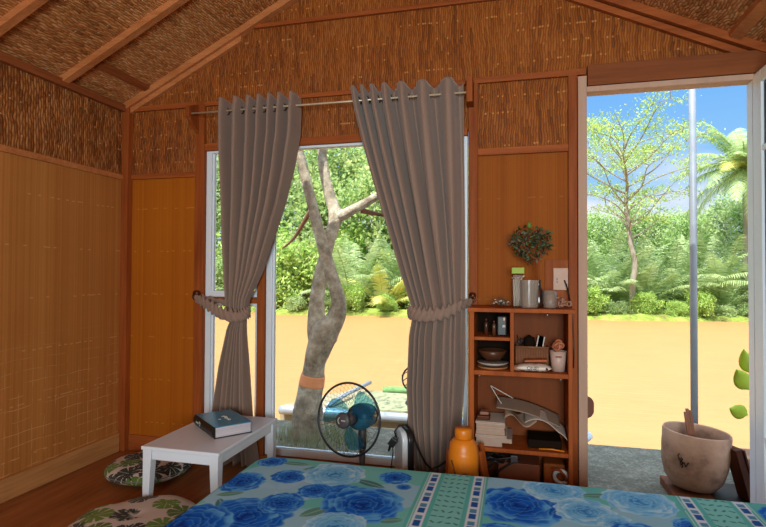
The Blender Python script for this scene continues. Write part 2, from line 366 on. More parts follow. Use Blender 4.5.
# ------------------------------------------------------------------ curtains
def fabric():
    n = NT('taupe_curtain_cloth'); co, x = n.obj(); f = n.noise(co, 260, 2); c = n.mix(f, lin((144,118,104)), lin((164,138,124)))
    n.base(c); n.set(.8, .15); n.b.inputs['Sheen Weight'].default_value = .25; n.bump(f, .1, .001)
    tr = n.node('ShaderNodeBsdfTranslucent'); n.put(tr.inputs[0], (*lin((170,150,140)),1)); mx = n.node('ShaderNodeMixShader'); mx.inputs[0].default_value = .13
    n.l.new(n.b.outputs[0], mx.inputs[1]); n.l.new(tr.outputs[0], mx.inputs[2]); n.l.new(mx.outputs[0], n.out.inputs[0]); return n.m
M['cloth'] = fabric()
M['ring'] = plain('bronze_eyelet', (92,48,28), .35, .6, .6)
RZ, RY = .955, 2.79
def curtain(label, left, right, ridges, amp_tab, yc_tab, bot, seed):
    """left/right: (z, x) outlines; ridges: fold crest positions 0..1 across the heading"""
    rn = random.Random(seed)
    nf = len(ridges); ns, nt = nf*22+1, 150
    top = 1.02
    e = empty('curtain', ((left[0][1]+right[0][1])/2, RY, bot), label, 'curtain')
    S = np.linspace(0, 1, ns); z = np.linspace(top, bot, nt)
    ph = np.interp(S, [-.08]+list(ridges)+[1.08], np.arange(-1, nf+1)) 
    P = np.zeros((ns, nt, 3))
    for k, zz in enumerate(z):
        xl = interp(left, zz); xr = interp(right, zz); a = interp(amp_tab, zz); yc = interp(yc_tab, zz)
        t = (top-zz)/(top-bot)
        wav = np.cos(2*PI*ph)
        y = yc - a*np.sign(wav)*np.abs(wav)**.7
        drift = .35*np.sin(2.1*PI*ph*.5+seed+3*t)*t*min(1, a/.03)
        y += a*drift*.8
        # finer secondary creases, growing towards the gathered waist
        y += .004*np.sin(2*PI*ph*2.3+seed*2+3*t)*min(1,t*3) + .0012*np.sin(2*PI*ph*5.1+9*t+seed)
        x = xl + (xr-xl)*S + .006*np.sin(2*PI*ph+PI/2*math.sin(seed+t*4))*(xr-xl)/.5
        zt = zz + (.008*np.cos(2*PI*ph) if k < 3 else 0) + (.012*np.sin(2*PI*ph*.7+seed) if k > nt-3 else 0)
        P[:,k,0] = x; P[:,k,1] = y; P[:,k,2] = zt
    grid('cloth', P, M['cloth'], e, solid=.003)
    # eyelets at the flanks of the folds, threaded on the rod
    for i in range(nf-1):
        s = (ridges[i]+ridges[i+1])/2
        for d in (-.28, .28):
            ss = s + d*(ridges[i+1]-ridges[i])
            x = interp(left, RZ)+(interp(right, RZ)-interp(left, RZ))*ss
            MB().torus((x, RY, RZ), .021, .0035, (1, .55*(1 if d > 0 else -1), 0), 20, 6).build('eyelet', M['ring'], e)
    return e, P
c1, P1 = curtain('taupe eyelet curtain on the left, tied narrow beside the small window',
    [(1.02,-1.715),(.75,-1.71),(.3,-1.69),(0,-1.672),(-.2,-1.655),(-.27,-1.62),(-.33,-1.645),(-.55,-1.69),(-.82,-1.725),(-1.10,-1.76)],
    [(1.02,-1.205),(.8,-1.215),(.6,-1.25),(.4,-1.30),(.2,-1.37),(0,-1.44),(-.15,-1.515),(-.24,-1.535),(-.35,-1.535),(-.6,-1.515),(-.82,-1.50),(-1.10,-1.46)],
    [.05,.24,.40,.53,.66,.78,.93],
    [(1.02,.046),(.93,.060),(.7,.062),(.2,.042),(-.24,.018),(-.5,.03),(-1.1,.046)], [(1.02,RY),(-.24,2.80),(-1.1,2.79)], -1.095, 1.3)
c2, P2 = curtain('wide taupe eyelet curtain between the fan and the wooden shelf',
    [(1.02,-.895),(.9,-.87),(.7,-.815),(.5,-.755),(.2,-.66),(0,-.60),(-.17,-.545),(-.24,-.54),(-.33,-.555),(-.6,-.565),(-.8,-.555),(-1.05,-.51),(-1.1,-.51)],
    [(1.02,-.272),(.5,-.268),(-.5,-.268),(-.8,-.285),(-1.1,-.33)],
    [.03,.11,.20,.31,.46,.64,.86],
    [(1.02,.050),(.93,.064),(.7,.066),(.2,.050),(-.2,.026),(-.5,.034),(-1.1,.040)], [(1.02,RY),(-.2,2.78),(-1.1,2.78)], -1.09, 2.1)
def tieback(parent, hook, pts, label):
    k = 90; P = [Vector(p) for p in pts]
    # smooth the path (Catmull-Rom), then a ruffled tube
    Q = []
    n = len(P)
    for i in range(n-1):
        a, b_, c_, d_ = P[max(i-1,0)], P[i], P[i+1], P[min(i+2,n-1)]
        for t in np.linspace(0, 1, 18, endpoint=False):
            Q.append(.5*((2*b_)+(c_-a)*t+(2*a-5*b_+4*c_-d_)*t*t+(3*b_-a-3*c_+d_)*t**3))
    Q.append(P[-1]); rs = []
    nn = 20; k = len(Q); vs = []
    for i, q in enumerate(Q):
        t = (Q[min(i+1,k-1)]-Q[max(i-1,0)]).normalized(); a = t.cross(Vector((0,0,1))).normalized(); b2 = a.cross(t)
        s = i/(k-1); env = .45+.55*math.sin(PI*min(1,s*1.15+.02))
        for j in range(nn):
            th = 2*PI*j/nn
            r = 1+.22*math.sin(i*.85+3*math.sin(th))+.25*noise.noise(Vector((i*.35, th*1.3, 2)))
            vs.append(q + a*(math.cos(th)*.012*r*env) + b2*(math.sin(th)*.034*r*env) + Vector((0,0,.005*math.sin(i*.9))))
    fs = [(i*nn+j, i*nn+(j+1)%nn, (i+1)*nn+(j+1)%nn, (i+1)*nn+j) for i in range(k-1) for j in range(nn)]
    o = MB().add(vs, fs, 0, True).build('tieback', M['cloth'], parent); o['label'] = label
    h = MB(); h.tube([hook, hook+Vector((0,-.03,0))], .018, 12); h.torus(hook+Vector((0,-.035,-.02)), .016, .004, (0,1,0), 16, 6)
    h.build('hook', M['ring'], parent)
tieback(c1, Vector((-1.895, D-.03, -.125)), [(-1.895,2.84,-.15),(-1.83,2.80,-.165),(-1.74,2.765,-.20),(-1.66,2.75,-.235),(-1.57,2.752,-.25),(-1.525,2.775,-.24),(-1.52,2.815,-.22),(-1.58,2.85,-.20),(-1.70,2.86,-.18),(-1.86,2.86,-.15)], 'ruffled cloth band tying the curtain')
tieback(c2, Vector((-.23, D-.03, -.115)), [(-.235,2.83,-.145),(-.29,2.75,-.165),(-.36,2.72,-.20),(-.45,2.715,-.215),(-.52,2.73,-.212),(-.555,2.765,-.205),(-.55,2.81,-.195),(-.45,2.85,-.18),(-.30,2.86,-.15)], 'ruffled cloth band tying the curtain')
e = empty('curtain_rod', (-1.06, D, RZ), 'thin pale metal curtain rod above the windows', 'curtain rod')
MB().tube([(-1.90,RY,RZ+.004),(-.235,RY,RZ)], .0055, 10).build('rod', plain('pale_brass_rod', (214,196,166), .35, .5, .3), e)
b = MB(); b.add([(-1.93,D-.025,1.04),(-1.905,D-.025,1.04),(-1.905,D-.025,.86),(-1.93,D-.025,.86),(-1.93,RY-.02,1.0),(-1.905,RY-.02,1.0),(-1.905,RY-.02,.94),(-1.93,RY-.02,.94)],
      [(0,1,2,3),(7,6,5,4),(0,4,5,1),(2,6,7,3),(1,5,6,2),(3,7,4,0)]); b.build('bracket', M['batten_v'], e, bevel=.002)
MB().box(-.257,-.225,RY-.02,D-.025,.90,1.035).build('bracket', M['batten_v'], e, bevel=.003)
# ------------------------------------------------------------------ painting helpers for printed cloth
def mixc(A, B, m): m = np.clip(m, 0, 1)[...,None]; return A*(1-m)+np.array(B)*m
def vn(x, y, s, seed=0):
    """smooth value noise, vectorised"""
    X = x*s+seed*17.3; Y = y*s+seed*5.1; xi = np.floor(X); yi = np.floor(Y); fx = X-xi; fy = Y-yi; fx = fx*fx*(3-2*fx); fy = fy*fy*(3-2*fy)
    h = lambda a, b: np.modf(np.abs(np.sin(a*127.1+b*311.7+seed)*43758.5453))[0]
    return (h(xi,yi)*(1-fx)+h(xi+1,yi)*fx)*(1-fy)+(h(xi,yi+1)*(1-fx)+h(xi+1,yi+1)*fx)*fy
def st(a, b, x): t = np.clip((x-a)/(b-a), 0, 1); return t*t*(3-2*t)
L3 = lambda *c: np.array(lin(c))
def rose(col, x, y, cx, cy, R, kind, rot):
    R = R*1.18
    sel = (np.abs(x-cx) < R*1.3) & (np.abs(y-cy) < R*1.3)
    if not sel.any(): return col
    X, Y = x[sel]-cx, y[sel]-cy; c = col[sel].copy(); rn = random.Random(int(cx*997+cy*331+rot*10))
    if kind == 0: dk, md, lt = L3(4,48,140), L3(8,96,206), L3(110,192,244)
    else: dk, md, lt = L3(44,130,206), L3(112,188,236), L3(196,232,248)
    q = vn(X, Y, 7/R, 3)
    for k, (rho, pr, npt) in enumerate(((.74,.34,11),(.60,.33,9),(.46,.30,8),(.32,.25,7),(.19,.19,5),(.07,.14,3))):
        for i in range(npt):
            a = rot+2*PI*(i+.5*(k%2)+rn.uniform(-.2,.2))/npt; px_, py_ = R*rho*math.cos(a), R*rho*math.sin(a); pp = R*pr*rn.uniform(.85,1.12)
            dx, dy = X-px_, Y-py_; u = (dx*math.cos(a)+dy*math.sin(a))/pp; v = (-dx*math.sin(a)+dy*math.cos(a))/(pp*1.15)
            d = np.hypot(u, v)*(1+.10*np.sin(5*np.arctan2(v,u)+i)); m = 1-st(.94,1.03,d)
            lum = st(-.5,.95,u*.8+.45*(q-.5)+.1)*rn.uniform(.55,1.0)*(1 if k < 3 else .6)
            cc = mixc(mixc(np.broadcast_to(dk, c.shape), md, st(0,.45,lum)), lt, st(.5,1,lum)*.85)
            cc = mixc(cc, lt, st(.80,.92,d)*(u > .1)*.35)
            c = c*(1-m[...,None])+cc*m[...,None]
    col = col.copy(); col[sel] = c; return col
def leaf(col, x, y, cx, cy, L, W, a, c):
    dx, dy = x-cx, y-cy; u = (dx*math.cos(a)+dy*math.sin(a))/L; v = (-dx*math.sin(a)+dy*math.cos(a))/W
    m = (1-st(.85,1.0,np.abs(v)/np.maximum(1e-3,1-u*u)))*(np.abs(u) < 1)
    cc = mixc(np.broadcast_to(np.array(c), col.shape), L3(170,200,190), (np.abs(v) < .1)*.6)
    return col*(1-m[...,None])+cc*m[...,None]
def spread_colour(x, y):
    mint, mint2, lilac = L3(94,184,180), L3(130,204,200), L3(164,202,234)
    col = np.zeros(x.shape+(3,))+mint; col = mixc(col, mint2, vn(x,y,6,1)*.8)
    for (cx,cy,R) in [(-.893,1.90,.13),(-.93,1.68,.12),(-.40,1.83,.10),(-.04,1.985,.10),(-.75,1.79,.09),(.41,1.80,.13),(-.942,1.50,.12),(.14,1.80,.16),(-.62,1.45,.2),(.3,1.5,.2),(.95,1.9,.14),(0.05,1.3,.2),(-.75,1.2,.2)]:
        r = np.hypot(x-cx, y-cy)/R; th = np.arctan2(y-cy, x-cx); q = r/(1+.14*np.abs(np.sin(3*th+cx*9))+.08*(vn(x,y,14,2)-.5))
        col = mixc(col, lilac, (1-st(.93,1.03,q))*(.72))
    for (cx,cy,L,W,a) in [(-.98,1.69,.05,.02,.5),(-.639,1.634,.06,.028,.9),(-.527,1.90,.07,.024,-.4),(-.878,2.02,.07,.02,0),(-.394,1.634,.05,.022,.3),(-.961,1.60,.06,.02,2.2),(-1.01,1.53,.05,.02,.2),(.27,2.0,.06,.02,.2),(-.78,1.99,.05,.02,.5),(-.60,1.80,.07,.02,2.6),(.1,1.66,.07,.03,.5),(.36,1.72,.07,.03,2),(-.55,1.42,.09,.03,1),(.5,1.55,.08,.03,.2)]:
        col = leaf(col, x, y, cx, cy, L, W, a, L3(70,124,128) if (cx*100)%2 > 1 else L3(96,146,134))
    R_ = [(-.841,1.55,.115,0,.3),(-.845,1.888,.055,0,1),(-.772,1.665,.065,0,2),(-1.0,1.80,.075,0,.6),(-1.0,1.45,.12,0,2.2),(-.685,1.955,.095,1,.1),(-.60,1.795,.06,0,1.7),(-.503,1.724,.115,0,2.9),(-.451,1.982,.05,0,.5),
          (-.70,1.79,.05,0,.9),(-.54,1.55,.08,1,1.1),(.006,1.85,.12,0,1.9),(.128,2.01,.085,1,2.4),(.215,1.86,.08,1,.7),(.405,1.985,.095,1,1.3),(.30,1.80,.05,1,.2),(.53,1.83,.05,0,1.5),(.36,1.73,.07,0,2.0),(-.98,2.02,.05,0,2.0),
          (-.7,1.3,.15,0,.4),(-.45,1.35,.1,1,.4),(.0,1.5,.14,1,.4),(.25,1.35,.15,0,1.4),(.88,1.95,.1,0,1.4),(.92,1.7,.1,1,1.4),(-.95,1.1,.14,1,1.4),(-.05,1.62,.07,0,.4),(-.13,1.76,.022,0,.1),(-.40,1.90,.022,0,.1)]
    for (cx,cy,R,k,rot) in R_: col = rose(col, x, y, cx, cy, R, k, rot)
    blue, sky = L3(24,84,160), L3(92,160,200)
    for c0 in (-.2225, .6475):
        d = x-c0 + .012*(2.05-y)*(1 if c0 > 0 else 0)
        band = np.abs(d) < .118; inb = np.where(band[...,None], mint, col)
        pale = np.abs(d) < .048; inb = np.where(pale[...,None], mint2*1.0, inb)
        # little dashes in the pale strip
        gy, gx = y/.040, (d+.05)/.025; ii, jj = np.floor(gx), np.floor(gy); h = np.modf(np.abs(np.sin(ii*12.9898+jj*78.233)*43758.5))[0]
        fx, fy = gx-ii-.5, gy-jj-.5; a = (h-.5)*2.4
        u = fx*np.cos(a)+fy*np.sin(a)*1.5; v = -fx*np.sin(a)+fy*np.cos(a)*1.5
        dash = ((u/.42)**2+(v/.16)**2 < 1) & pale
        inb = np.where(dash[...,None], L3(70,130,128), inb)
        for s in (-1, 1):
            e = d - s*.082; w = np.abs(e) < .0175
            inb = np.where(w[...,None], L3(214,226,238), inb)
            sq = (np.abs(e) < .0115); ph = np.modf(y/.090+10)[0]
            inb = np.where((sq & (ph < .42))[...,None], blue, inb)
            inb = np.where((sq & (ph > .50) & (ph < .80))[...,None], sky*.8, inb)
            ln = np.abs(d-s*.108) < .0018; inb = np.where(ln[...,None], L3(190,220,220), inb)
        col = np.where(band[...,None], inb, col)
    return col
# ------------------------------------------------------------------ bed
ZB = -.778; BX0, BX1, BY0, BY1 = -1.075, 1.02, .15, 2.10
M['spread'] = pattern('printed_bedspread', .75, .1, 0)
M['bedwood'] = wood('bed_wood', (110,64,34), (156,98,56), 'X')
bed = empty('bed', (0, 1.1, FL), 'bed under a mint bedspread printed with blue roses and check stripes', 'bed')
b = MB(); b.box(BX0+.05,BX1-.05,BY0+.05,BY1-.05,FL+.10,FL+.18); 
for x in (BX0+.08, BX1-.14):
    for y in (BY0+.08, BY1-.14): b.box(x,x+.06,y,y+.06,FL+.001,FL+.10)
b.build('bed_base', M['bedwood'], bed, bevel=.004)
MB().box(BX0+.03,BX1-.03,BY0+.03,BY1-.03,FL+.181,ZB-.02).build('mattress', M['paper'], bed, bevel=.05, segs=4)
# spread: top sheet running over rounded edges and hanging down the sides
nx, ny = 560, 500
def edgecoord(a0, a1, n, drop, rad=.05):
    """parameter -> (flat position, outward/down displacement) along a profile that drops over both ends"""
    L = (a1-a0); tot = L+2*drop; s = np.linspace(-drop, L+drop, n); return s
def profile(s, a0, a1, rad):
    L = a1-a0; pos = np.clip(a0+s, a0, a1).astype(float); down = np.zeros_like(pos)
    for sign, d in ((-1, -s), (1, s-L)):          # distance past the edge minus corner
        d = d+rad*.57; m = d > 0; arc = rad*PI/2
        th = np.clip(d/rad, 0, PI/2)
        base = (a0+rad) if sign < 0 else (a1-rad)
        pos = np.where(m, base+sign*rad*np.sin(th), pos); down = np.where(m, rad*(1-np.cos(th))+np.maximum(0, d-arc), down)
    return pos, down
sx = np.concatenate([np.linspace(-.26,-.005,14), np.linspace(0,2.095,nx), np.linspace(2.10,2.3,10)])
sy = np.concatenate([np.linspace(-.2,.75,40), np.linspace(.755,1.95,ny), np.linspace(1.955,2.18,14)])
px, dx_ = profile(sx, BX0, BX1, .045); py, dy_ = profile(sy, BY0, BY1, .045)
PX, PY = np.meshgrid(px, py, indexing='ij'); DX, DY = np.meshgrid(dx_, dy_, indexing='ij'); SX, SY = np.meshgrid(BX0+sx, BY0+sy, indexing='ij')
down = np.maximum(DX, DY); both = np.minimum(DX, DY)
Z = ZB - np.minimum(down, ZB-(FL+.06)) + .0035*(vn(SX,SY,3.1,4)-.5)*(down < .02) + .002*(vn(SX,SY,9,6)-.5)
# round the corners in plan
rc = .10
for sxn, cx in ((-1, BX0+rc), (1, BX1-rc)):
    for syn, cy in ((1, BY1-rc), (-1, BY0+rc)):
        ax, ay = (PX-cx)*sxn, (PY-cy)*syn; m = (ax > 0) & (ay > 0); mx = np.maximum(ax, ay); rr = np.hypot(ax, ay)+1e-9
        f = np.where(m, mx/rr, 1); PX = np.where(m, cx+sxn*ax*f, PX); PY = np.where(m, cy+syn*ay*f, PY)
hang = np.clip(down-.05, 0, .2); wv = .035*hang/.2
PX = PX + np.where(DX > DY, np.sin(SY*26)*wv*.5*np.sign(SX), 0); PY = PY + np.where(DY >= DX, (np.sin(SX*24)*.5)*wv, 0)
PP = np.stack([PX, PY, Z], -1)
grid('bedspread', PP, M['spread'], bed, col=spread_colour(SX, SY), solid=.004)
# ------------------------------------------------------------------ floor cushions
M['cushion'] = pattern('leaf_print_cushion', .8, .1, .05)
def cushion(label, cx, cy, R, H, a0, seed, dent=None):
    nu, nv = 300, 170
    th = np.linspace(0, 2*PI, nu, endpoint=False)[:,None]; q = np.linspace(0, 1, nv)[None,:]
    ang = q*PI; rad = np.abs(np.sin(ang))**.55; zz = np.sign(np.cos(ang))*np.abs(np.cos(ang))**.9
    rr = R*(1+.02*np.sin(3*th+seed)+.015*np.sin(5*th))
    if dent: rr = rr*(1-dent[1]*np.exp(-((np.angle(np.exp(1j*(th-dent[0]))))/.22)**2))
    X = rr*rad*np.cos(th); Y = rr*rad*np.sin(th)
    Zz = FL+.004+H/2 + H/2*zz*(1+.06*np.sin(9*th)*rad**3) ; Zz = Zz - .012*np.exp(-(rad/.12)**2)*(zz > 0)
    P = np.stack([cx+X, cy+Y, np.broadcast_to(Zz, X.shape)], -1)
    # unrolled plan coordinate for the print
    pr = R*1.15*(q if True else q)*1.6; ux = np.where(q < .5, q*2, 2-(q-.5)*1.0)*R*1.05; ar = np.concatenate([[0], np.cumsum(np.hypot(np.diff((rad*R).ravel()), np.diff((H/2*zz).ravel())))]); ux = ar[None,:]+0*th
    x = ux*np.cos(th+a0); y = ux*np.sin(th+a0)
    col = np.zeros(x.shape+(3,))+L3(206,192,184)
    rn = random.Random(seed); n = 0
    pts = []
    for t in range(900):
        a = rn.uniform(0, 2*PI); r_ = 2.0*R*math.sqrt(rn.random()); p = (r_*math.cos(a), r_*math.sin(a))
        if all(math.hypot(p[0]-w[0], p[1]-w[1]) > .100 for w in pts): pts.append(p)
    for i, (lx, ly) in enumerate(pts):
        a = rn.uniform(0, 2*PI); S = rn.uniform(.054, .068); dx, dy = x-lx, y-ly
        u = dx*math.cos(a)+dy*math.sin(a); v = -dx*math.sin(a)+dy*math.cos(a)
        r = np.hypot(u+.35*S, v)/S; t = np.arctan2(v, u+.35*S)
        out = 1.15*(1-.30*(np.abs(t)/PI)**1.5)*(1-.35*np.exp(-((np.abs(t)-PI)/.35)**2))
        slot = (np.abs(np.sin(4.6*t+.25)) < .16+.45*np.clip(r-.55,0,1)) & (r > .36) & (np.abs(t) > .18)
        inside = (r < out) & ~slot
        vein = (np.abs(v) < .0022) & (u > -.4*S)
        c = [L3(54,54,50), L3(46,48,46), L3(70,68,62), L3(108,138,46), L3(92,116,48), L3(104,136,56)][(i*5+seed)%6]
        cc = mixc(np.broadcast_to(c, col.shape), L3(150,150,120), ((np.abs(np.sin(9.2*t+.5)) < .14) & (r > .2))*.35)
        cc = mixc(cc, L3(190,190,170), vein*.6)
        col = np.where(inside[...,None], cc, col)
    seam = np.broadcast_to(np.abs(q-.5) < .012, x.shape)
    col = np.where(seam[...,None], L3(120,112,104), col)
    e = grid('floor_cushion', P, M['cushion'], None, col=col, closed_u=True)
    return tag(e, label, 'cushion', 'leaf-print cushions on the floor')
cushion('round monstera-print floor cushion under the table, nearer the left wall', -1.985, 2.560, .225, .090, .3, 11)
cushion('round monstera-print floor cushion in front of the white table, beside the bed', -1.535, 1.895, .268, .125, 1.2, 23, (2.5, .10))
# ------------------------------------------------------------------ low table and book
TX0, TX1, TY0, TY1, TZ = -1.70, -1.295, 2.13, 2.735, -.808
t = empty('low_table', (-1.5, 2.43, FL), 'low white wooden table with a book on it, left of the bed', 'table')
MB().box(TX0,TX1,TY0,TY1,TZ-.018,TZ).build('tabletop', M['tablewhite'], t, bevel=.004)
def leg(x, y, sx_, sy_):
    w, w2, z1 = .045, .030, TZ-.0185; x1 = x+sx_*w; y1 = y+sy_*w; x2 = x+sx_*w2; y2 = y+sy_*w2; z0 = FL+.001
    vs = [(x,y,z0),(x2,y,z0),(x2,y2,z0),(x,y2,z0),(x,y,z1),(x1,y,z1),(x1,y1,z1),(x,y1,z1)]
    fs = [(0,3,2,1),(4,5,6,7),(0,1,5,4),(1,2,6,5),(2,3,7,6),(3,0,4,7)]
    if sx_*sy_ < 0: fs = [f[::-1] for f in fs]
    MB().add(vs, fs).build('leg', M['tablewhite'], t, bevel=.002)
i_ = .006
leg(TX0+i_,TY0+i_,1,1); leg(TX1-i_,TY0+i_,-1,1); leg(TX0+i_,TY1-i_,1,-1); leg(TX1-i_,TY1-i_,-1,-1)
for (x0,x1,y0,y1) in ((TX0+.052,TX1-.052,TY0+.012,TY0+.028),(TX0+.052,TX1-.052,TY1-.028,TY1-.012),(TX0+.012,TX0+.028,TY0+.052,TY1-.052),(TX1-.028,TX1-.012,TY0+.052,TY1-.052)):
    MB().box(x0,x1,y0,y1,TZ-.062,TZ-.0185).build('apron', M['tablewhite'], t, bevel=.002)
# book: spine edge from (-1.66,2.49) to (-1.41,2.29)
p0, p1 = Vector((-1.655,2.495,TZ)), Vector((-1.415,2.298,TZ)); ux = (p1-p0).normalized(); uy = Vector((-ux.y, ux.x, 0)); BL, BW, BH = .300, .192, .056
MB4 = Matrix(((ux.x,uy.x,0,p0.x),(ux.y,uy.y,0,p0.y),(0,0,1,TZ+.001),(0,0,0,1)))
bk = empty('book', tuple(p0.lerp(p1, .5)+uy*BW/2), 'thick hardcover book with teal blue cover lying on the white table', 'book')
covblue = NT('teal_cover_with_reflection'); co, _ = covblue.obj(); covblue.base(covblue.mix(covblue.noise(co, 6, 3), lin((44,118,160)), lin((74,156,198)))); covblue.set(.22, .6)  # blue brightened so the colour carries the window's reflection
M['spine'] = plain('dark_spine', (26,30,26), .4, .4)
MB().box(0,BL,0,BW,BH-.004,BH,0,MB4).build('front_cover', covblue.m, bk, bevel=.0012)
MB().box(0,BL,0,BW,0,.004,0,MB4).build('back_cover', M['spine'], bk, bevel=.0012)
sp = MB(); k = 10
pr = [(-.012*math.sin(PI*i/k), .0+BH*i/k) for i in range(k+1)]
vs = [MB4 @ Vector((x, p[0], p[1])) for x in (0, BL) for p in pr] + [MB4 @ Vector((x, .004, z)) for x in (0, BL) for z in (0, BH)]
fs = [(i, i+1, k+1+i+1, k+1+i) for i in range(k)] + [tuple(list(range(k, -1, -1))+[2*k+2, 2*k+3]), tuple(list(range(k+1, 2*k+2))+[2*k+5, 2*k+4]), (2*k+2,2*k+4,2*k+5,2*k+3)]
sp.add(vs, fs, 0, False); sp.build('spine', M['spine'], bk)
pages = NT('page_block'); co, x = pages.obj(); pages.base(pages.ramp(pages.white(pages.comb(pages.math('FLOOR', pages.math('MULTIPLY', x['Z'], 900)), 0.0, 0.0)), [(0, lin((176,172,182))), (1, lin((214,208,214)))])); pages.set(.8, .1)
MB().box(.006,BL-.006,.004,BW-.006,.0041,BH-.0041,0,MB4).build('pages', pages.m, bk)
def text(body, size, mat, mtx, parent, name='lettering', align='CENTER', ext=.0004, font_sx=1):
    cu = bpy.data.curves.new(name, 'FONT'); cu.body = body; cu.size = size; cu.extrude = ext; cu.align_x = align; cu.align_y = 'CENTER'; cu.materials.append(mat)
    o = bpy.data.objects.new(name, cu); C.objects.link(o); o.parent = parent; o.matrix_parent_inverse = Matrix.Translation(-parent.location); o.matrix_world = mtx; o.matrix_basis = mtx
    dg = bpy.context.evaluated_depsgraph_get(); dg.update(); me = bpy.data.meshes.new_from_object(o.evaluated_get(dg)); bpy.data.objects.remove(o)
    me.transform(mtx); o = bpy.data.objects.new(name, me); C.objects.link(o); o.parent = parent; o.matrix_parent_inverse = Matrix.Translation(-parent.location)
    return o
M['gilt'] = plain('pale_gilt', (214,222,206), .4, .4, .1)
# gilt script strokes and emblem on the cover, as unreadable at this size as in the photo
gl = MB(); rn = random.Random(4)
cx_, cy_ = BL*.56, BW*.50
for i in range(6):
    a = cx_-.045+i*.016; pts = [MB4 @ Vector((a+.007*math.sin(j*1.3+i), cy_+.012-.004*math.cos(j*1.7+i*2)+.0035*j-.007, BH+.0012)) for j in range(5)]
    gl.tube(pts, .0016, 5)
em = MB(); em.lathe([(.0001,0),(.007,0),(.006,.0012),(.0001,.0014)], MB4 @ Vector((cx_+.004, cy_-.026, BH+.0004)), 12)
gs = MB()
for i in range(5): gs.tube([MB4 @ Vector((.05+i*.009, -.0125, BH*.45)), MB4 @ Vector((.055+i*.009, -.0125, BH*.60))], .0012, 5)
gs.tube([MB4 @ Vector((.105+.006*math.cos(a), -.0122, BH*.55+.012*math.sin(a))) for a in np.linspace(-2.2, 2.2, 9)], .0014, 5)
gl.build('cover_script', M['gilt'], bk); em.build('cover_emblem', M['gilt'], bk); gs.build('spine_script', M['gilt'], bk)
# ------------------------------------------------------------------ pedestal fan
FC = Vector((-.79, 2.45, -.704)); az, el = math.radians(13), math.radians(7)
fd = Vector((-math.sin(az)*math.cos(el), -math.cos(az)*math.cos(el), math.sin(el))).normalized()   # facing direction
fu = (Vector((0,0,1))-fd*fd.z).normalized(); fr_ = fu.cross(fd)
FM = Matrix(((fr_.x,fu.x,fd.x,0),(fr_.y,fu.y,fd.y,0),(fr_.z,fu.z,fd.z,0),(0,0,0,1))); FM = Matrix.Translation(FC) @ FM
def fp(x, y, z): return FM @ Vector((x, y, z))
fan = empty('pedestal_fan', (FC.x+.02, FC.y+.06, FL), 'round caged electric fan on a grey pole, between bed and big window', 'fan')
M['fangrey'] = plain('fan_grey_plastic', (74,70,74), .45, .4); M['fanring'] = plain('fan_dark_ring', (34,38,42), .4, .4)
RF = .172
MB().torus(FC, RF, .0055, fd, 64, 8).build('guard_ring', M['fanring'], fan)
gf = MB(); gb = MB()
for i in range(44):
    a = 2*PI*i/44; ca, sa = math.cos(a), math.sin(a)
    gf.tube([fp(.038*ca,.038*sa,.052), fp(.10*ca,.10*sa,.046), fp(.15*ca,.15*sa,.022), fp(RF*ca,RF*sa,0)], .00065, 4)
    gb.tube([fp(.05*ca,.05*sa,-.085), fp(.13*ca,.13*sa,-.070), fp(.165*ca,.165*sa,-.03), fp(RF*ca,RF*sa,0)], .00065, 4)
gf.torus(fp(0,0,.044), .11, .0009, fd, 48, 5); gb.torus(fp(0,0,-.068), .13, .0009, fd, 48, 5)
gf.build('front_guard', M['fanring'], fan); gb.build('rear_guard', M['fanring'], fan)
hb = MB().lathe([(.0001,.062),(.025,.062),(.036,.056),(.039,.048),(.036,.044),(.0001,.044)], (0,0,0), 32, 0, FM); hub = hb.build('badge', M['fangrey'], fan)
mk = MB(); mk.tube([fp(-.014+.016*-math.cos(a)+.010, .016*math.sin(a), .0628) for a in np.linspace(-1.1,1.1,9)], .0018, 5)
for i in range(4): mk.box(-.002+i*.006, .002+i*.006, -.002, .003, .0622, .0632, 0, FM)
mk.build('badge_mark', M['paper'], hub)
bl_m = NT('translucent_blue_blade'); bl_m.base(lin((60,120,150))); bl_m.set(.2, .5); tr = bl_m.node('ShaderNodeBsdfTransparent'); tr.inputs[0].default_value = (.55,.80,.88,1)
mx = bl_m.node('ShaderNodeMixShader'); mx.inputs[0].default_value = .84; bl_m.l.new(bl_m.b.outputs[0], mx.inputs[1]); bl_m.l.new(tr.outputs[0], mx.inputs[2]); bl_m.l.new(mx.outputs[0], bl_m.out.inputs[0])
for q in range(3):
    P = np.zeros((14, 10, 3))
    for i in range(14):
        for j in range(10):
            r = .03+.118*i/13; wdt = .55+.62*math.sin(PI*(.15+.75*i/13)); a = 2*PI*q/3+.5+(j/9-.5)*wdt+.35*i/13
            v = fp(r*math.cos(a), r*math.sin(a), -.018+(j/9-.5)*.040); P[i,j] = v[:]
    grid('blade', P, bl_m.m, fan, solid=.002)
MB().lathe([(.0001,.012),(.028,.01),(.032,-.01),(.032,-.035),(.0001,-.035)], (0,0,0), 24, 0, FM).build('blade_hub', M['fangrey'], fan)
M['fanblue'] = plain('fan_teal_housing', (40,98,122), .3, .5)
mt = MB().lathe([(.0001,-.225),(.03,-.222),(.05,-.205),(.062,-.17),(.066,-.12),(.062,-.09),(.0001,-.088)], (0,0,0), 32, 0, FM).build('motor_housing', M['fanblue'], fan)
MB().lathe([(.0001,-.215),(.052,-.214),(.056,-.20),(.054,-.19),(.0001,-.19)], (0,0,0), 32, 0, FM).build('rear_band', M['fanring'], mt)
mc = fp(0,0,-.14); pole_x, pole_y = mc.x, mc.y
fpole = MB(); fpole.tube([(pole_x,pole_y,mc.z-.03),(pole_x,pole_y,mc.z-.16)], [.022,.02], 14); fpole.build('neck', M['fangrey'], fan)
MB().tube([(pole_x,pole_y,mc.z-.16),(pole_x,pole_y,FL+.03)], .016, 14).build('pole', M['fangrey'], fan)
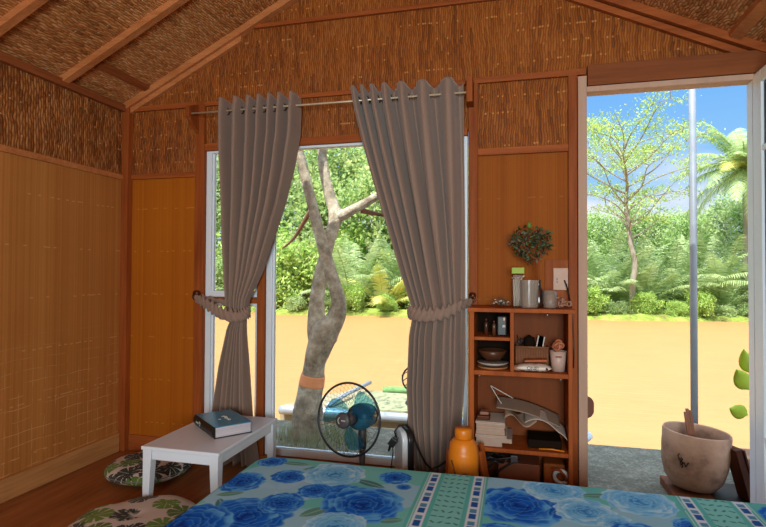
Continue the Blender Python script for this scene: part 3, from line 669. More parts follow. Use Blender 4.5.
MB().lathe([(.0001,.045),(.03,.045),(.04,.03),(.11,.022),(.125,.012),(.125,.0),(.0001,0)], (pole_x,pole_y,FL+.001), 36).build('base', M['fangrey'], fan)
# ------------------------------------------------------------------ white rounded appliance with black cord, leaning by the curtain
ap = empty('box_heater', (-.57, 2.78, FL), 'slim white rounded appliance with black rim and cord at the foot of the wide curtain', 'appliance')
AM = Matrix.Translation((-.558, 2.655, FL+.173)) @ Matrix.Rotation(math.radians(-62), 4, 'Z') 
def rrect(w, h, r, n=8):
    out = []
    for cx2, cz2, a0 in ((w-r,h-r,0),(-w+r,h-r,PI/2),(-w+r,-h+r,PI),(w-r,-h+r,3*PI/2)):
        for i in range(n+1): a = a0+PI/2*i/n; out.append((cx2+r*math.cos(a), cz2+r*math.sin(a)))
    return out
def slab(mb, w, h, r, y0, y1, Mx, inset=0):
    o = rrect(w, h, r); k = len(o)
    vs = [Mx @ Vector((x,y0,z)) for x, z in o]+[Mx @ Vector((x,y1,z)) for x, z in o]
    mb.add(vs, [tuple(range(k)), tuple(range(2*k-1,k-1,-1))]+[(i,k+i,k+(i+1)%k,(i+1)%k) for i in range(k)])
b = MB(); slab(b, .075, .165, .05, -.03, .0, AM); b.build('front_shell', M['white'], ap, bevel=.008, segs=3)
b = MB(); slab(b, .083, .172, .055, .0005, .028, AM); b.build('rear_shell', M['dark'], ap, bevel=.006, segs=3)
cd = MB(); 
cd.tube([(x_*.965,y_-.09,z_) for x_,y_,z_ in [(-.63,2.70,-.85),(-.625,2.69,-.90),(-.635,2.69,-.97),(-.625,2.69,-1.05),(-.62,2.68,-1.10)]], .0028, 6)
cd.tube([(-.585,2.60,-.82),(-.595,2.60,-.79),(-.575,2.61,-.762),(-.545,2.64,-.765),(-.52,2.66,-.80),(-.49,2.66,-.88),(-.45,2.67,-.96),(-.42,2.68,-.99),(-.38,2.68,-.97),(-.33,2.68,-.93),(-.29,2.66,-.92)], .005, 6)
cd.build('power_cord', M['dark'], ap)
b = MB(); PM = Matrix.Translation((-.604,2.60,-.845)) @ Matrix.Rotation(.6, 4, 'Y'); b.box(-.018,.018,-.012,.012,-.02,.02,0,PM); b.box(-.011,-.007,-.004,.004,.02,.038,0,PM); b.box(.007,.011,-.004,.004,.02,.038,0,PM)
b.tube([PM @ Vector((0,0,-.02)), PM @ Vector((.008,0,-.05))], [.009,.005], 8); b.build('plug', M['dark'], ap, bevel=.002)
# ------------------------------------------------------------------ thermos and the wooden crate around it
M['orange'] = plain('orange_plastic', (214,122,22), .4, .45, 0, .05)
th = empty('thermos_jug', (-.228, 2.34, FL), 'orange plastic water jug with a screw cap, beside the bed', 'jug')
TC = (-.228, 2.34, FL+.001)
body = MB().lathe([(.0001,0),(.060,0),(.066,.01),(.066,.345),(.0655,.352),(.064,.356),(.0635,.362),(.058,.392),(.046,.408),(.040,.412),(.0001,.412)], TC, 40).build('jug_body', M['orange'], th)
MB().lathe([(.0001,.4125),(.036,.4125),(.038,.416),(.038,.448),(.034,.455),(.0001,.456)], TC, 32).build('cap', M['orange'], th)
b = MB(); b.tube([(TC[0]-.045+.042*t, TC[1]-.051-.016*math.sin(PI*t*.9), FL+.33-.13*t) for t in np.linspace(0,1,10)], .003, 6)
b.build('strap_groove', M['ring'], body)
b = MB(); b.tube([(TC[0]+.012+.013*math.cos(a), TC[1]-.0655, FL+.27+.010*math.sin(a)) for a in np.linspace(.3,2.6,8)], .002, 5); b.tube([(TC[0]+.0+.01*t, TC[1]-.0657, FL+.265+.006*t) for t in np.linspace(0,1,4)], .002, 5)
b.build('embossed_mark', M['ring'], body)
cr = empty('folding_stool', (-.22, 2.45, FL), 'small wooden stool standing behind the orange jug', 'stool')
def sl(a, b_, w, name): MB().tube([a, b_], w, 4).build(name, M['shelf'], cr, bevel=.001)
for y in (2.44, 2.56):
    sl((-.315,y,FL+.004),(-.30,y,-.80), .014, 'leg'); sl((-.115,y,FL+.004),(-.165,y,-.80), .012, 'leg')
MB().box(-.30,-.175,2.43,2.57,-.845,-.830).build('seat', M['shelf'], cr, bevel=.003)
# ------------------------------------------------------------------ shelf unit
SF, SB = 2.62, 2.875
sh = empty('shelf_unit', (.012, 2.75, FL), 'reddish wooden shelf unit standing between window and door', 'shelf')
def sb_(name, x0,x1,z0,z1,y0=SF,y1=SB,m='shelf'): return MB().box(x0,x1,y0,y1,z0,z1).build(name, M[m], sh, bevel=.0015)
sb_('side_panel', -.227,-.204,FL+.001,-.1845); sb_('side_panel', .232,.250,FL+.001,-.1845)
sb_('top_board', -.234,.262,-.184,-.165,SF-.012); sb_('divider', -.033,-.015,-.468,-.1845,SF+.004)
sb_('shelf_board', -.2035,-.0335,-.322,-.306,SF+.003); sb_('shelf_board', -.2035,.2315,-.49,-.4685); sb_('shelf_board', -.2035,.2315,-.857,-.838)
sb_('bottom_board', -.2035,.2315,FL+.03,FL+.048)
M['backboard_shade'] = wood('shelf_back_shaded', (104,50,20), (130,66,28), 'Z', scale=5)  # shelf wood darkened: dim interior shade is put into the colour
sb_('shade_toned_back_board', -.2035,.2315,FL+.05,-.1845,SB-.008,SB-.001,'backboard_shade'); sb_('shade_toned_back_board', -.2030,-.0335,-.4680,-.1850,SB-.012,SB-.0085,'darkbox')  # second one is a near-black sheet painting the shade in the left cubbies
for x,z in ((-.18,-.4955),(.20,-.4955),(.14,-.1895)):
    MB().lathe([(.0001,-.010),(.006,-.010),(.008,0),(.0001,0)], (x,SF+.03,z), 12).build('fixing', M['steel'], sh)
def thing(name, mb, mat, label, cat, group=None, bevel=0, kind=None):
    return tag(mb.build(name, mat, bevel=bevel), label, cat, group, kind)
ZS = -.1645
M['clear'] = glassmat('clear_plastic', (.90,.86,.78), 1.12, .1)
n = NT('frosted_glass'); n.base(lin((176,160,148))); n.set(.15, .4); tr = n.node('ShaderNodeBsdfTransparent'); mx = n.node('ShaderNodeMixShader'); mx.inputs[0].default_value = .55
n.l.new(n.b.outputs[0], mx.inputs[1]); n.l.new(tr.outputs[0], mx.inputs[2]); n.l.new(mx.outputs[0], n.out.inputs[0]); M['frost'] = n.m
# tall clear canister with green label
e = empty('clear_canister', (.006,2.74,ZS), 'tall clear plastic canister with a yellow-green label on top, on the shelf', 'canister')
b = MB(); b.box(-.026,.034,2.71,2.77,ZS+.001,ZS+.165); b.build('canister_body', M['clear'], e, bevel=.006)
MB().box(-.027,.035,2.709,2.771,ZS+.166,ZS+.198).build('green_label', plain('lime_label', (150,176,44), .5, .4), e, bevel=.003)
b = MB()
for i in range(5): b.tube([(-.014+i*.009,2.74+.006*math.sin(i*2),ZS+.004),(-.016+i*.010,2.742,ZS+.14+.01*math.sin(i))], .003, 6)
b.build('sticks', M['paper'], e)
# faceted glass tumbler vase
e = empty('glass_tumbler', (.058,2.69,ZS), 'wide ribbed glass tumbler in the middle of the shelf top', 'glass')
pr = [(.0001,.001),(.038,.001),(.041,.006),(.043,.135),(.0405,.136),(.038,.012),(.0001,.010)]
b = MB(); nn = 40; vs = []
for (r,z) in pr:
    for j in range(nn):
        a = 2*PI*j/nn; rr = r*(1+.025*(j%2)); vs.append((.058+rr*math.cos(a), 2.69+rr*math.sin(a), ZS+z))
b.add(vs, [(i*nn+j, i*nn+(j+1)%nn, (i+1)*nn+(j+1)%nn, (i+1)*nn+j) for i in range(len(pr)-1) for j in range(nn)], 0, False)
b.build('tumbler_body', M['frost'], e)
# bottle vase with heart-shaped leafy bunch
e = empty('plant_vase', (.104,2.75,ZS), 'dark bottle vase holding a heart-shaped bunch of small leaves', 'plant')
MB().lathe([(.0001,.001),(.024,.001),(.026,.02),(.024,.08),(.012,.10),(.011,.13),(.014,.135),(.0001,.13)], (.104,2.75,ZS), 20).build('vase', plain('brown_bottle_glass', (60,34,22), .12, .6), e)
b = MB(); rn = random.Random(9)
for i in range(7): b.tube([(.104,2.75,ZS+.10),(.100+.01*rn.uniform(-1,1),2.75,ZS+.22),(.067+.085*rn.uniform(-1,1),2.75+.03*rn.uniform(-1,1),ZS+.33)], [.003,.002,.001], 5)
b.build('stem', M['batten_v'], e)
def leafcards(pts, size, rn, droop=.3, w=.45):
    mb = MB()
    for p in pts:
        s = size*rn.uniform(.6, 1.25); d = Vector((rn.gauss(0,1), rn.gauss(0,1), rn.gauss(-droop,1))).normalized(); sd = d.orthogonal().normalized(); sd = (Matrix.Rotation(rn.uniform(0, 6.28), 3, d) @ sd)
        up = d.cross(sd); p = Vector(p)
        mb.add([p, p+d*s*.5+sd*s*w*.5+up*s*.06, p+d*s, p+d*s*.5-sd*s*w*.5+up*s*.06], [(0,1,2),(0,2,3)], 0, False)
    return mb
pts = []
while len(pts) < 620:
    u, v = rn.uniform(-1.25,1.25), rn.uniform(-1.3,1.25)
    if (u*u+v*v-1)**3-u*u*v**3 < 0:
        q = max(.15, 1-abs(u)*.7); pts.append((.067+u*.090, 2.75+rn.uniform(-.05,.05)*q, ZS+.298+v*.078+rn.uniform(-.01,.01)))
M['darkleaf'] = leafmat('dark_small_leaves', [(38,44,26),(58,50,32),(54,74,34),(90,108,66),(130,118,100),(44,34,26)], .15)
leafcards(pts, .024, rn).build('leaves', M['darkleaf'], e)
MB().lathe([(.0001,.02),(.010,.014),(.012,0),(.008,-.01),(.0001,-.012)], (.058,2.73,ZS+.405), 12).build('leaf_tip', plain('fresh_green_tip', (96,130,56), .5), e)
e = empty('glass_cup', (.155,2.70,ZS), 'short clear glass cup next to the wall socket', 'glass')
MB().lathe([(.0001,.001),(.028,.001),(.031,.01),(.034,.085),(.031,.085),(.027,.012),(.0001,.01)], (.155,2.70,ZS), 26).build('cup_body', M['frost'], e)
b = MB(); b.box(-.012,.012,-.004,.004,0,.05,0,Matrix.Translation((.155,2.70,ZS+.014))); b.build('brown_tag', M['ring'], e)
def tangle(cx, cy, cz, wx, wy, wz, n, r, seed):
    rn = random.Random(seed); mb = MB()
    for k in range(n):
        a0 = rn.uniform(0,6.28); R = rn.uniform(.010,.018); c0 = Vector((cx+rn.uniform(-1,1)*wx, cy+rn.uniform(-1,1)*wy, cz+.006+rn.uniform(0,1)*wz)); ax = Vector((rn.gauss(0,1),rn.gauss(0,1),rn.gauss(0,1)))
        mb.torus(c0, R, r, ax, 14, 5)
    return mb
thing('bead_necklace', tangle(-.075,2.70,ZS+.012,.042,.02,.016,14,.0032,3), M['steel'], 'silvery tangle of beads on the left end of the shelf top', 'necklace')
thing('hair_ties', tangle(.222,2.70,ZS+.012,.026,.025,.018,13,.0036,5), plain('brown_pink_ties', (168,120,98), .5), 'small heap of brown and pale hair ties on the right end of the shelf top', 'hair ties')
e = empty('wall_socket', (.218, D-.01, -.02), 'beige wall socket plate above the shelf, with a plug lead', 'socket')
MB().box(.181,.255,D-.022,D-.0105,-.082,.033).build('plate', plain('beige_plate', (196,158,136), .5), e, bevel=.003)
b = MB(); b.box(.198,.203,D-.0235,D-.0215,-.045,-.035); b.box(.198,.203,D-.0235,D-.0215,-.030,-.020); b.build('socket_holes', M['dark'], e)
MB().tube([(.236,D-.03,-.03),(.246,D-.04,-.06),(.255,D-.05,-.10),(.262,D-.08,-.15),(.268,2.80,-.22),(.270,2.76,-.34),(.268,2.76,-.46)], .0035, 6).build('plug_lead', M['dark'], e)
# cubby: small bottles
for i, (x, h, r, c, s) in enumerate(((-.150,.085,.010,(78,44,30),'slim brown bottle, left of the three in the top cubby'), (-.112,.075,.009,(96,60,40),'small brown bottle in the middle of the top cubby'))):
    e = empty('cosmetic_bottle', (x,2.70,-.3055), s, 'bottle', 'bottles in the top cubby')
    MB().lathe([(.0001,.001),(r,.001),(r,h*.7),(r*.5,h*.8),(.0001,h*.8)], (x,2.70,-.3055), 16).build('bottle_body', plain('bottle_%d' % i, c, .25), e)
    MB().lathe([(.0001,h*.8),(r*.6,h*.8),(r*.6,h),(.0001,h)], (x,2.70,-.3055), 12).build('bottle_cap', M['ring'], e)
e = empty('black_pouch', (-.073,2.70,-.3055), 'tall black box with small pale label in the top left cubby', 'box')
MB().box(-.098,-.048,2.67,2.74,-.3055,-.205).build('pouch_body', M['dark'], e, bevel=.008)
MB().box(-.070,-.056,2.668,2.6698,-.262,-.250).build('label', M['paper'], e); MB().box(-.066,-.058,2.668,2.6698,-.228,-.214).build('cap', plain('peach_cap', (226,160,110), .4), e)
# cubby 2: bowl on plates
M['bowl'] = plain('dark_wood_bowl', (84,50,32), .35, .4)
zz = -.4680
thing('flat_basket', MB().lathe([(.0001,.001),(.070,.001),(.078,.010),(.074,.012),(.068,.005),(.0001,.004)], (-.118,2.71,zz), 36), plain('tan_straw', (168,112,70), .7), 'tan straw tray at the bottom of the lower cubby', 'tray')
thing('plate', MB().lathe([(.0001,.001),(.045,.001),(.078,.016),(.076,.019),(.044,.005),(.0001,.004)], (-.118,2.71,zz+.0125), 36), plain('pale_plate', (186,170,158), .3, .5), 'pale plate under the dark bowl in the lower cubby', 'plate')
thing('bowl', MB().lathe([(.0001,.001),(.028,.001),(.055,.025),(.072,.055),(.069,.055),(.052,.028),(.026,.006),(.0001,.005)], (-.12,2.71,zz+.034), 36), M['bowl'], 'dark brown bowl stacked on plates in the lower cubby', 'bowl')
# right bay: basket, cup, card, snack packet
e = empty('wicker_basket', (.065,2.79,zz), 'low brown ribbed basket at the back of the right shelf bay', 'basket')
b = MB(); b.box(-.008,.150,2.745,2.75,zz+.001,zz+.105); b.box(-.008,.150,2.845,2.85,zz+.001,zz+.105); b.box(-.008,-.003,2.75,2.845,zz+.001,zz+.105); b.box(.145,.150,2.75,2.845,zz+.001,zz+.105); b.box(-.008,.150,2.75,2.845,zz+.001,zz+.006)
b.build('basket_wall', plain('basket_brown', (120,72,44), .7), e)
b = MB()
for i in range(20): b.tube([(-.004+i*.0079,2.742,zz+.004),(-.004+i*.0079,2.742,zz+.1)], .003, 5)
b.tube([(-.008,2.742,zz+.105),(.150,2.742,zz+.105)], .004, 6); b.build('rib', plain('basket_rib', (142,90,58), .7), e)
bm_ = MB().box(-.012,.012,-.001,.001,0,.075,0,Matrix.Translation((.105,2.765,zz+.085)) @ Matrix.Rotation(.18,4,'Y')); bm_.box(-.017,.017,-.001,.001,-.02,.075,0,Matrix.Translation((.105,2.765,zz+.085)) @ Matrix.Rotation(.18,4,'Y'))
thing('white_card', bm_, M['paper'], 'tilted white card standing in the brown basket', 'card')
thing('eyeglasses', tangle(.022,2.79,zz+.10,.022,.012,.03,3,.0022,8).tube([(.0,2.77,zz+.16),(.01,2.77,zz+.11),(.02,2.78,zz+.08)], .0025, 6), M['dark'], 'dark wire-rimmed eyeglasses propped in the brown basket', 'glasses')
b = MB(); b.lathe([(.0001,0),(.02,.004),(.03,.05),(.026,.085),(.0001,.10)], (.06,2.80,zz+.06), 18)
thing('leather_purse', b, M['darkbox'], 'dark rounded purse sitting in the brown basket', 'purse')
e = empty('plastic_cup', (.192,2.70,zz), 'pale pinkish plastic cup at the right of the shelf bay', 'cup')
MB().lathe([(.0001,.001),(.030,.001),(.039,.098),(.0365,.098),(.028,.005),(.0001,.004)], (.192,2.70,zz), 28).build('cup_body', plain('pale_cup', (198,166,152), .4), e)
MB().box(.178,.206,2.657,2.661,zz+.07,zz+.078).build('cup_slot', M['ring'], e)
thing('scrunchie', tangle(.185,2.70,zz+.112,.016,.012,.022,9,.006,6), plain('copper_scrunchie', (180,106,74), .4), 'copper coloured scrunchies heaped in the pale cup', 'scrunchie')
e = empty('snack_packet', (.085,2.665,zz), 'crumpled white packet with dark lettering, lying at the front of the shelf bay', 'packet')
nu, nv = 40, 24; P = np.zeros((nu, nv, 3)); 
for i in range(nu):
    for j in range(nv):
        u = i/(nu-1)*2-1; a = j/nv*2*PI; hh = .016*(1-abs(u)**5)+.0012; ww = .042
        P[i,j] = (.082+u*.088-(.012*u if u > 0 else 0), 2.668+ww*math.cos(a)*(1-.25*max(0,u)**4), zz+.0185+hh*math.sin(a)*(1+.15*noise.noise(Vector((u*5,a,1)))))
P = np.concatenate([P, P[:,:1]], 1); grid('packet_bag', P, plain('packet_foil', (226,212,200), .35, .5), e)
TM = Matrix.Translation((.072,2.6262,zz+.019)) @ Matrix.Rotation(PI/2, 4, 'X')
text('ONE!', .023, M['darkbox'], TM, e, 'packet_lettering')
b = MB(); b.lathe([(.0001,0),(.006,0),(.008,.006),(.005,.011),(.0001,.013)], (.135,2.634,zz+.012), 12); b.build('printed_figure', M['ring'], e)
thing('paper_bag', MB().lathe([(.0001,.001),(.022,.003),(.026,.014),(.018,.024),(.0001,.028)], (.002,2.665,zz), 9), plain('kraft_wrap', (186,124,88), .6), 'crumpled tan wrapper beside the white packet', 'wrapper')
b = MB().box(-.055,.055,-.03,.03,0,.012,0,Matrix.Translation((.088,2.70,zz+.042)) @ Matrix.Rotation(-.06,4,'Y'))
thing('orange_pouch', b, plain('rust_pouch', (176,92,48), .5), 'flat rust orange pouch on top of the white packet', 'pouch', bevel=.005)
# middle bay: magazines, loose papers
z = -.8375; rn = random.Random(12)
M['agedpaper'] = plain('aged_paper', (176,150,134), .8, .1)
mags = [(.022,(196,172,156),.125),(.020,(178,160,152),.170),(.012,(206,190,176),.150),(.020,(150,112,88),.140),(.018,(204,180,160),.135),(.016,(184,146,118),.140),(.010,(206,196,186),.140)]
names = ['thick cream magazine at the very bottom of the stack on the middle shelf','wide pale magazine sticking out, second from the bottom of the shelf stack','thin cream booklet, third from the bottom of the shelf stack','brown-edged paperback in the middle of the shelf stack','cream paperback just above the brown-edged one','tan paperback near the top of the shelf stack','thin whitish booklet topping the shelf stack']
for (h, c, w), lb in zip(mags, names):
    x0 = -.199+rn.uniform(0,.008); y0 = 2.635+rn.uniform(0,.012); m = plain('mag', c, .6)
    e = empty('magazine', (x0+w/2, y0+.09, z), lb, 'magazine', 'magazines stacked on the middle shelf')
    MB().box(x0+.001,x0+w-.002,y0+.001,y0+.18,z+.0015,z+h-.002).build('pages', M['agedpaper'], e)
    b = MB(); b.box(x0,x0+w,y0,y0+.182,z,z+.0014); b.box(x0,x0+w,y0,y0+.182,z+h-.0019,z+h-.0005); b.box(x0,x0+.0009,y0,y0+.182,z+.0014,z+h-.0019); b.build('cover', m, e)
    z += h
ztop = z
thing('wallet', MB().box(-.195,-.130,2.66,2.73,ztop+.001,ztop+.022), M['ring'], 'brown wallet lying left on top of the magazines', 'wallet', bevel=.005)
thing('glasses_case', MB().box(-.18,-.135,2.665,2.725,ztop+.0235,ztop+.040), plain('pinkish_case', (150,104,84), .5), 'small pinkish case on top of the brown wallet', 'case', bevel=.006)
def sheet(label, x0, x1, y0, y1, zf, colr, name='paper_sheet'):
    P = np.zeros((26, 10, 3))
    for i in range(26):
        for j in range(10):
            s = i/25; P[i,j] = (x0+(x1-x0)*s, y0+(y1-y0)*j/9, zf(s, j/9))
    return tag(grid(name, P, plain('sheet', colr, .7), None, solid=.0012), label, 'paper', 'loose papers on the middle shelf')
sheet('curled pale magazine page arching down at the right of the middle shelf', .035, .228, 2.64, 2.78, lambda s, t: -.735+.042*math.sin(PI*min(1,s*1.05+.18))-.045*s**6+.02*t, (188,176,166))
sheet('crumpled tan page slumped across the middle of the shelf, beside the stack', -.06, .09, 2.65, 2.80, lambda s, t: -.70-.02*s+.022*math.sin(7*s+2*t)+.02*t, (168,140,118))
sheet('long grey-brown sheet sloping from the magazine stack to the right', -.10, .20, 2.66, 2.82, lambda s, t: -.655-.075*s+.018*math.sin(PI*s)+.025*t, (150,128,112))
b = MB(); b.tube([(-.128,2.70,-.558),(-.075,2.69,-.64)], .0025, 5); b.tube([(-.128,2.70,-.556),(-.02,2.70,-.612)], .0025, 5)
thing('hair_fork', b, M['paper'], 'pale V-shaped stick poking up from the papers', 'stick')
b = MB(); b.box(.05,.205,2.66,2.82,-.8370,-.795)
thing('shadow_block', b, M['darkbox'], 'dark folder box in the shadow under the curled page', 'folder', bevel=.006)  # near-black block added as the shade beneath the curled page
b = MB(); b.tube([(.10,2.645,-.832),(.16,2.64,-.828),(.215,2.635,-.832)], .004, 6); thing('pencil', b, M['orange'], 'orange pencil lying at the front of the middle shelf', 'pencil')
# bottom bay
zb = FL+.0485
thing('cardboard_box', MB().box(-.09,.105,2.66,2.80,zb,-.915), plain('brown_carton', (122,66,40), .7), 'plain brown carton in the bottom bay of the shelf', 'box', bevel=.003)
thing('wooden_box', MB().box(.125,.228,2.74,2.84,zb,-.93), M['shelf'], 'small reddish wooden box at the right of the bottom bay', 'box', bevel=.01)
b = MB(); rn = random.Random(5)
b.tube([(-.19,2.66,-.93),(-.15,2.65,-.955),(-.10,2.65,-.90),(-.02,2.65,-.885),(.01,2.65,-.893)], .006, 8)
b.tube([(-.13,2.65,-1.0),(-.08,2.65,-.95),(-.03,2.65,-.912),(.0,2.65,-.90)], .006, 8); b.tube([(-.17,2.655,-.90),(-.15,2.655,-1.03)], .006, 8)
for i in range(9):
    x = -.12+rn.uniform(-.06,.06); b.torus((x,2.69+rn.uniform(-.02,.02),-.89+rn.uniform(-.03,.02)), rn.uniform(.02,.045), .0045, (rn.gauss(0,1),rn.gauss(0,1),2), 20, 6)
thing('cable_bundle', b, M['dark'], 'black tangle of cables and straps in the bottom bay of the shelf', 'cables')
thing('plug_adapter', MB().box(-.032,.004,2.635,2.655,-.905,-.872), M['fangrey'], 'dark grey plug adapter on the black cable tangle', 'adapter', bevel=.004)
b = MB().torus((.205,2.70,-.975), .032, .009, (.2,1,.2), 28, 8); thing('white_shoe', b, M['white'], 'small white ring-shaped strap at the bottom right of the shelf', 'strap')
b = MB().tube([(.165,2.69,-.935),(.195,2.685,-.938),(.222,2.69,-.96),(.228,2.69,-.99)], .007, 8); thing('sandal_strap', b, M['shelf'], 'reddish brown loop beside the white ring in the bottom bay', 'loop')
b = MB().tube([(.10,2.72,-.905),(.17,2.72,-.91),(.20,2.72,-.89),(.215,2.71,-.84),(.218,2.71,-.80)], .0035, 6)
# ------------------------------------------------------------------ terrace and everything outside
n = NT('grey_gravel_concrete'); co, x = n.obj(); f = n.noise(co, 55, 4, .7); g = n.noise(co, 14, 3)
n.base(n.ramp(n.math('ADD', n.math('MULTIPLY', f, .6), n.math('MULTIPLY', g, .4)), [(.3, lin((96,94,84))), (.5, lin((124,122,110))), (.72, lin((176,172,158)))])); n.set(.9, .2); n.bump(f, .9, .02); M['terrace'] = n.m
ZG = -1.25
struct(MB().box(-6, 6, D+.065, 4.20, ZG-.9, ZG).build('terrace_ground', M['terrace'], bevel=.02))
struct(MB().box(-3.6, 2.4, YB-4, YB-.08, ZG-.9, ZG).build('rear_ground', M['terrace']))
n = NT('muddy_river'); co, x = n.obj(); f = n.noise(co, 1.2, 3); n.base(n.mix(f, lin((168,126,80)), lin((178,136,88)))); n.set(.42, .12)
mp = n.node('ShaderNodeMapping'); n.l.new(co, mp.inputs[0]); mp.inputs['Scale'].default_value = (.6,2.5,1); n.bump(n.noise(mp.outputs[0], 2.5, 3), .25, .05); M['river'] = n.m
ZW = -2.0
struct(MB().box(-60, 60, 4.21, 60, ZW-1, ZW).build('river', M['river']))
n = NT('bank_grass_earth'); co, x = n.obj(); n.base(n.ramp(n.noise(co, 2.5, 5, .7), [(.35, lin((120,110,66))), (.5, lin((128,148,62))), (.68, lin((170,184,96)))])); n.set(.95, .1); n.bump(n.noise(co, 8, 4), .8, .1); M['bank'] = n.m
nu, nv = 120, 14; P = np.zeros((nu, nv, 3))
for i in range(nu):
    for j in range(nv):
        xx = -45+80*i/(nu-1); t = j/(nv-1); y0b = 24.6+.10*xx*(1 if xx > -12 else 0)+.5*noise.noise(Vector((xx*.3,1,0)))
        P[i,j] = (xx, y0b+t*t*30, ZW-.1+.28*min(1,t*7)+.5*t+.12*noise.noise(Vector((xx*.8,t*9,3))))
struct(grid('bank_ground', P, M['bank']))
def bank_y(x): return 24.6+.10*x*(1 if x > -12 else 0)
# near tree on the terrace, forked trunk
n = NT('mottled_bark'); co, x = n.obj(); f = n.noise(co, 9, 5, .7); n.base(n.ramp(f, [(.32, lin((104,96,84))), (.5, lin((158,148,128))), (.68, lin((204,196,176)))])); n.set(.9, .15); n.bump(n.noise(co, 30, 4, .7), .8, .015); M['bark'] = n.m
tree = empty('riverside_tree', (-1.53, 3.80, ZG), 'forked tree with an orange band on its trunk, outside the big window', 'tree')
def spl(P, R, m=10):
    P = [Vector(p) for p in P]; Q = []; S = []; n_ = len(P)
    for i in range(n_-1):
        a, b_, c_, d_ = P[max(i-1,0)], P[i], P[i+1], P[min(i+2,n_-1)]
        for t in np.linspace(0,1,m,endpoint=False):
            Q.append(.5*((2*b_)+(c_-a)*t+(2*a-5*b_+4*c_-d_)*t*t+(3*b_-a-3*c_+d_)*t**3)); S.append(R[i]+(R[i+1]-R[i])*t)
    Q.append(P[-1]); S.append(R[-1]); return Q, S
def wobbly(mb, P, R, m=10, n_=14, mat=0, seed=0, amp=.08):
    Q, S = spl(P, R, m); b0 = len(mb.v); mb.tube(Q, S, n_, mat); 
    for i in range(b0, len(mb.v)):
        v = Vector(mb.v[i]); k = (i-b0)//n_
        if k < len(Q):
            c = Q[k]; d = v-c; mb.v[i] = tuple(c+d*(1+amp*2*noise.noise(v*7+Vector((seed,0,0)))))
b = MB()
wobbly(b, [(-1.545,3.80,ZG-.05),(-1.55,3.80,-1.16),(-1.541,3.80,-.968),(-1.51,3.80,-.80),(-1.494,3.80,-.676),(-1.465,3.80,-.584),(-1.42,3.80,-.46),(-1.345,3.80,-.36),(-1.305,3.80,-.24),(-1.33,3.795,-.12),(-1.403,3.79,.117),(-1.486,3.78,.408),(-1.536,3.77,.602),(-1.596,3.76,.836),(-1.63,3.75,.985),(-1.67,3.72,1.4),(-1.7,3.7,2.0)],
        [.150,.125,.105,.086,.084,.094,.108,.078,.058,.052,.046,.042,.040,.038,.036,.033,.02], seed=1, amp=.05)
b.build('trunk', M['bark'], tree)
b = MB(); wobbly(b, [(-1.47,3.82,-.56),(-1.505,3.85,-.40),(-1.515,3.88,-.27),(-1.51,3.90,-.12),(-1.48,3.93,.09),(-1.44,3.95,.26),(-1.41,4.0,.46),(-1.47,4.02,.65),(-1.53,4.05,.86),(-1.56,4.1,1.1),(-1.55,4.15,1.9)], [.080,.072,.062,.056,.050,.046,.055,.045,.04,.035,.02], seed=2, amp=.05)
b.build('branch', M['bark'], tree)
b = MB(); wobbly(b, [(-1.43,4.0,.44),(-1.33,4.0,.472),(-1.22,4.0,.525),(-1.09,4.0,.592),(-.90,4.0,.70),(-.5,4.05,.95)], [.05,.042,.038,.034,.026,.014], seed=3, amp=.05); b.build('branch', M['bark'], tree)
b = MB(); wobbly(b, [(-1.20,4.02,.50),(-1.05,4.1,.47),(-.9,4.15,.46),(-.7,4.2,.50)], [.022,.016,.013,.008], seed=4, n_=8)
M['twig'] = plain('brown_twig', (120,84,62), .8); b.build('twig', M['twig'], tree); b = MB(); wobbly(b, [(-1.6,3.95,.5),(-1.8,4.1,.3),(-2.0,4.3,.22)], [.02,.012,.006], seed=4, n_=8); b.build('twig', M['twig'], tree)
Q, S = spl([(-1.522,3.80,-.855),(-1.508,3.80,-.775)], [.0935,.086], 6)
b = MB(); b.tube(Q, [s+.006 for s in S], 24); b.build('painted_band', plain('orange_band', (228,150,100), .7), tree)
rn = random.Random(31); pts = []
cl = [(-1.9,4.3,.75),(-1.7,4.5,.9),(-1.3,4.4,1.0),(-1.0,4.3,.8),(-.8,4.2,.62),(-.6,4.3,.95),(-1.2,4.6,.62),(-2.2,4.6,.65),(-.9,4.8,1.05),(-1.5,5,1.2),(-2.3,4.4,1.1),(-.3,4.3,1.1),(-.5,4.5,.6),(-1.95,4.6,.3),(-1.7,4.2,1.4),(-1.0,4.4,1.5),(-1.15,4.5,.35)]
for c in cl:
    for k in range(85):
        pts.append((c[0]+rn.gauss(0,.16), c[1]+rn.gauss(0,.2), c[2]+rn.gauss(0,.10)))
M['leaf_near'] = leafmat('near_tree_leaves', [(160,190,100),(186,210,124),(134,168,84),(206,224,150)], .5)
leafcards(pts, .055, rn, w=.55).build('leaves', M['leaf_near'], tree)
# dry grass at the trunk
b = MB(); rn = random.Random(3)
for i in range(420):
    a = rn.uniform(0,6.28); r = rn.uniform(.10,.34); x0, y0 = -1.42+r*math.cos(a)*1.1, 3.74+r*math.sin(a)*.8; h = rn.uniform(.05,.17); dx, dy = rn.gauss(0,.03), rn.gauss(0,.03)
    b.add([(x0-.003,y0,ZG),(x0+.003,y0,ZG),(x0+dx,y0+dy,ZG+h)], [(0,1,2)])
tag(b.build('grass_tuft', leafmat('dry_grass', [(150,160,120),(176,180,140),(120,136,96)], .3)), 'pale dry grass around the foot of the banded tree', 'grass', kind='stuff')
# steel post
post = empty('steel_post', (1.145, 3.95, ZG), 'round grey steel post rising behind the clay pot', 'post')
M['galv'] = plain('galvanised_steel', (158,166,176), .4, .5, .2, .25, 8)
MB().tube([(1.145,3.95,ZG+.006),(1.145,3.95,3.0)], .0225, 18).build('pole', M['galv'], post)
MB().box(1.09,1.20,3.895,4.005,ZG,ZG+.006).build('foot_plate', M['galv'], post)
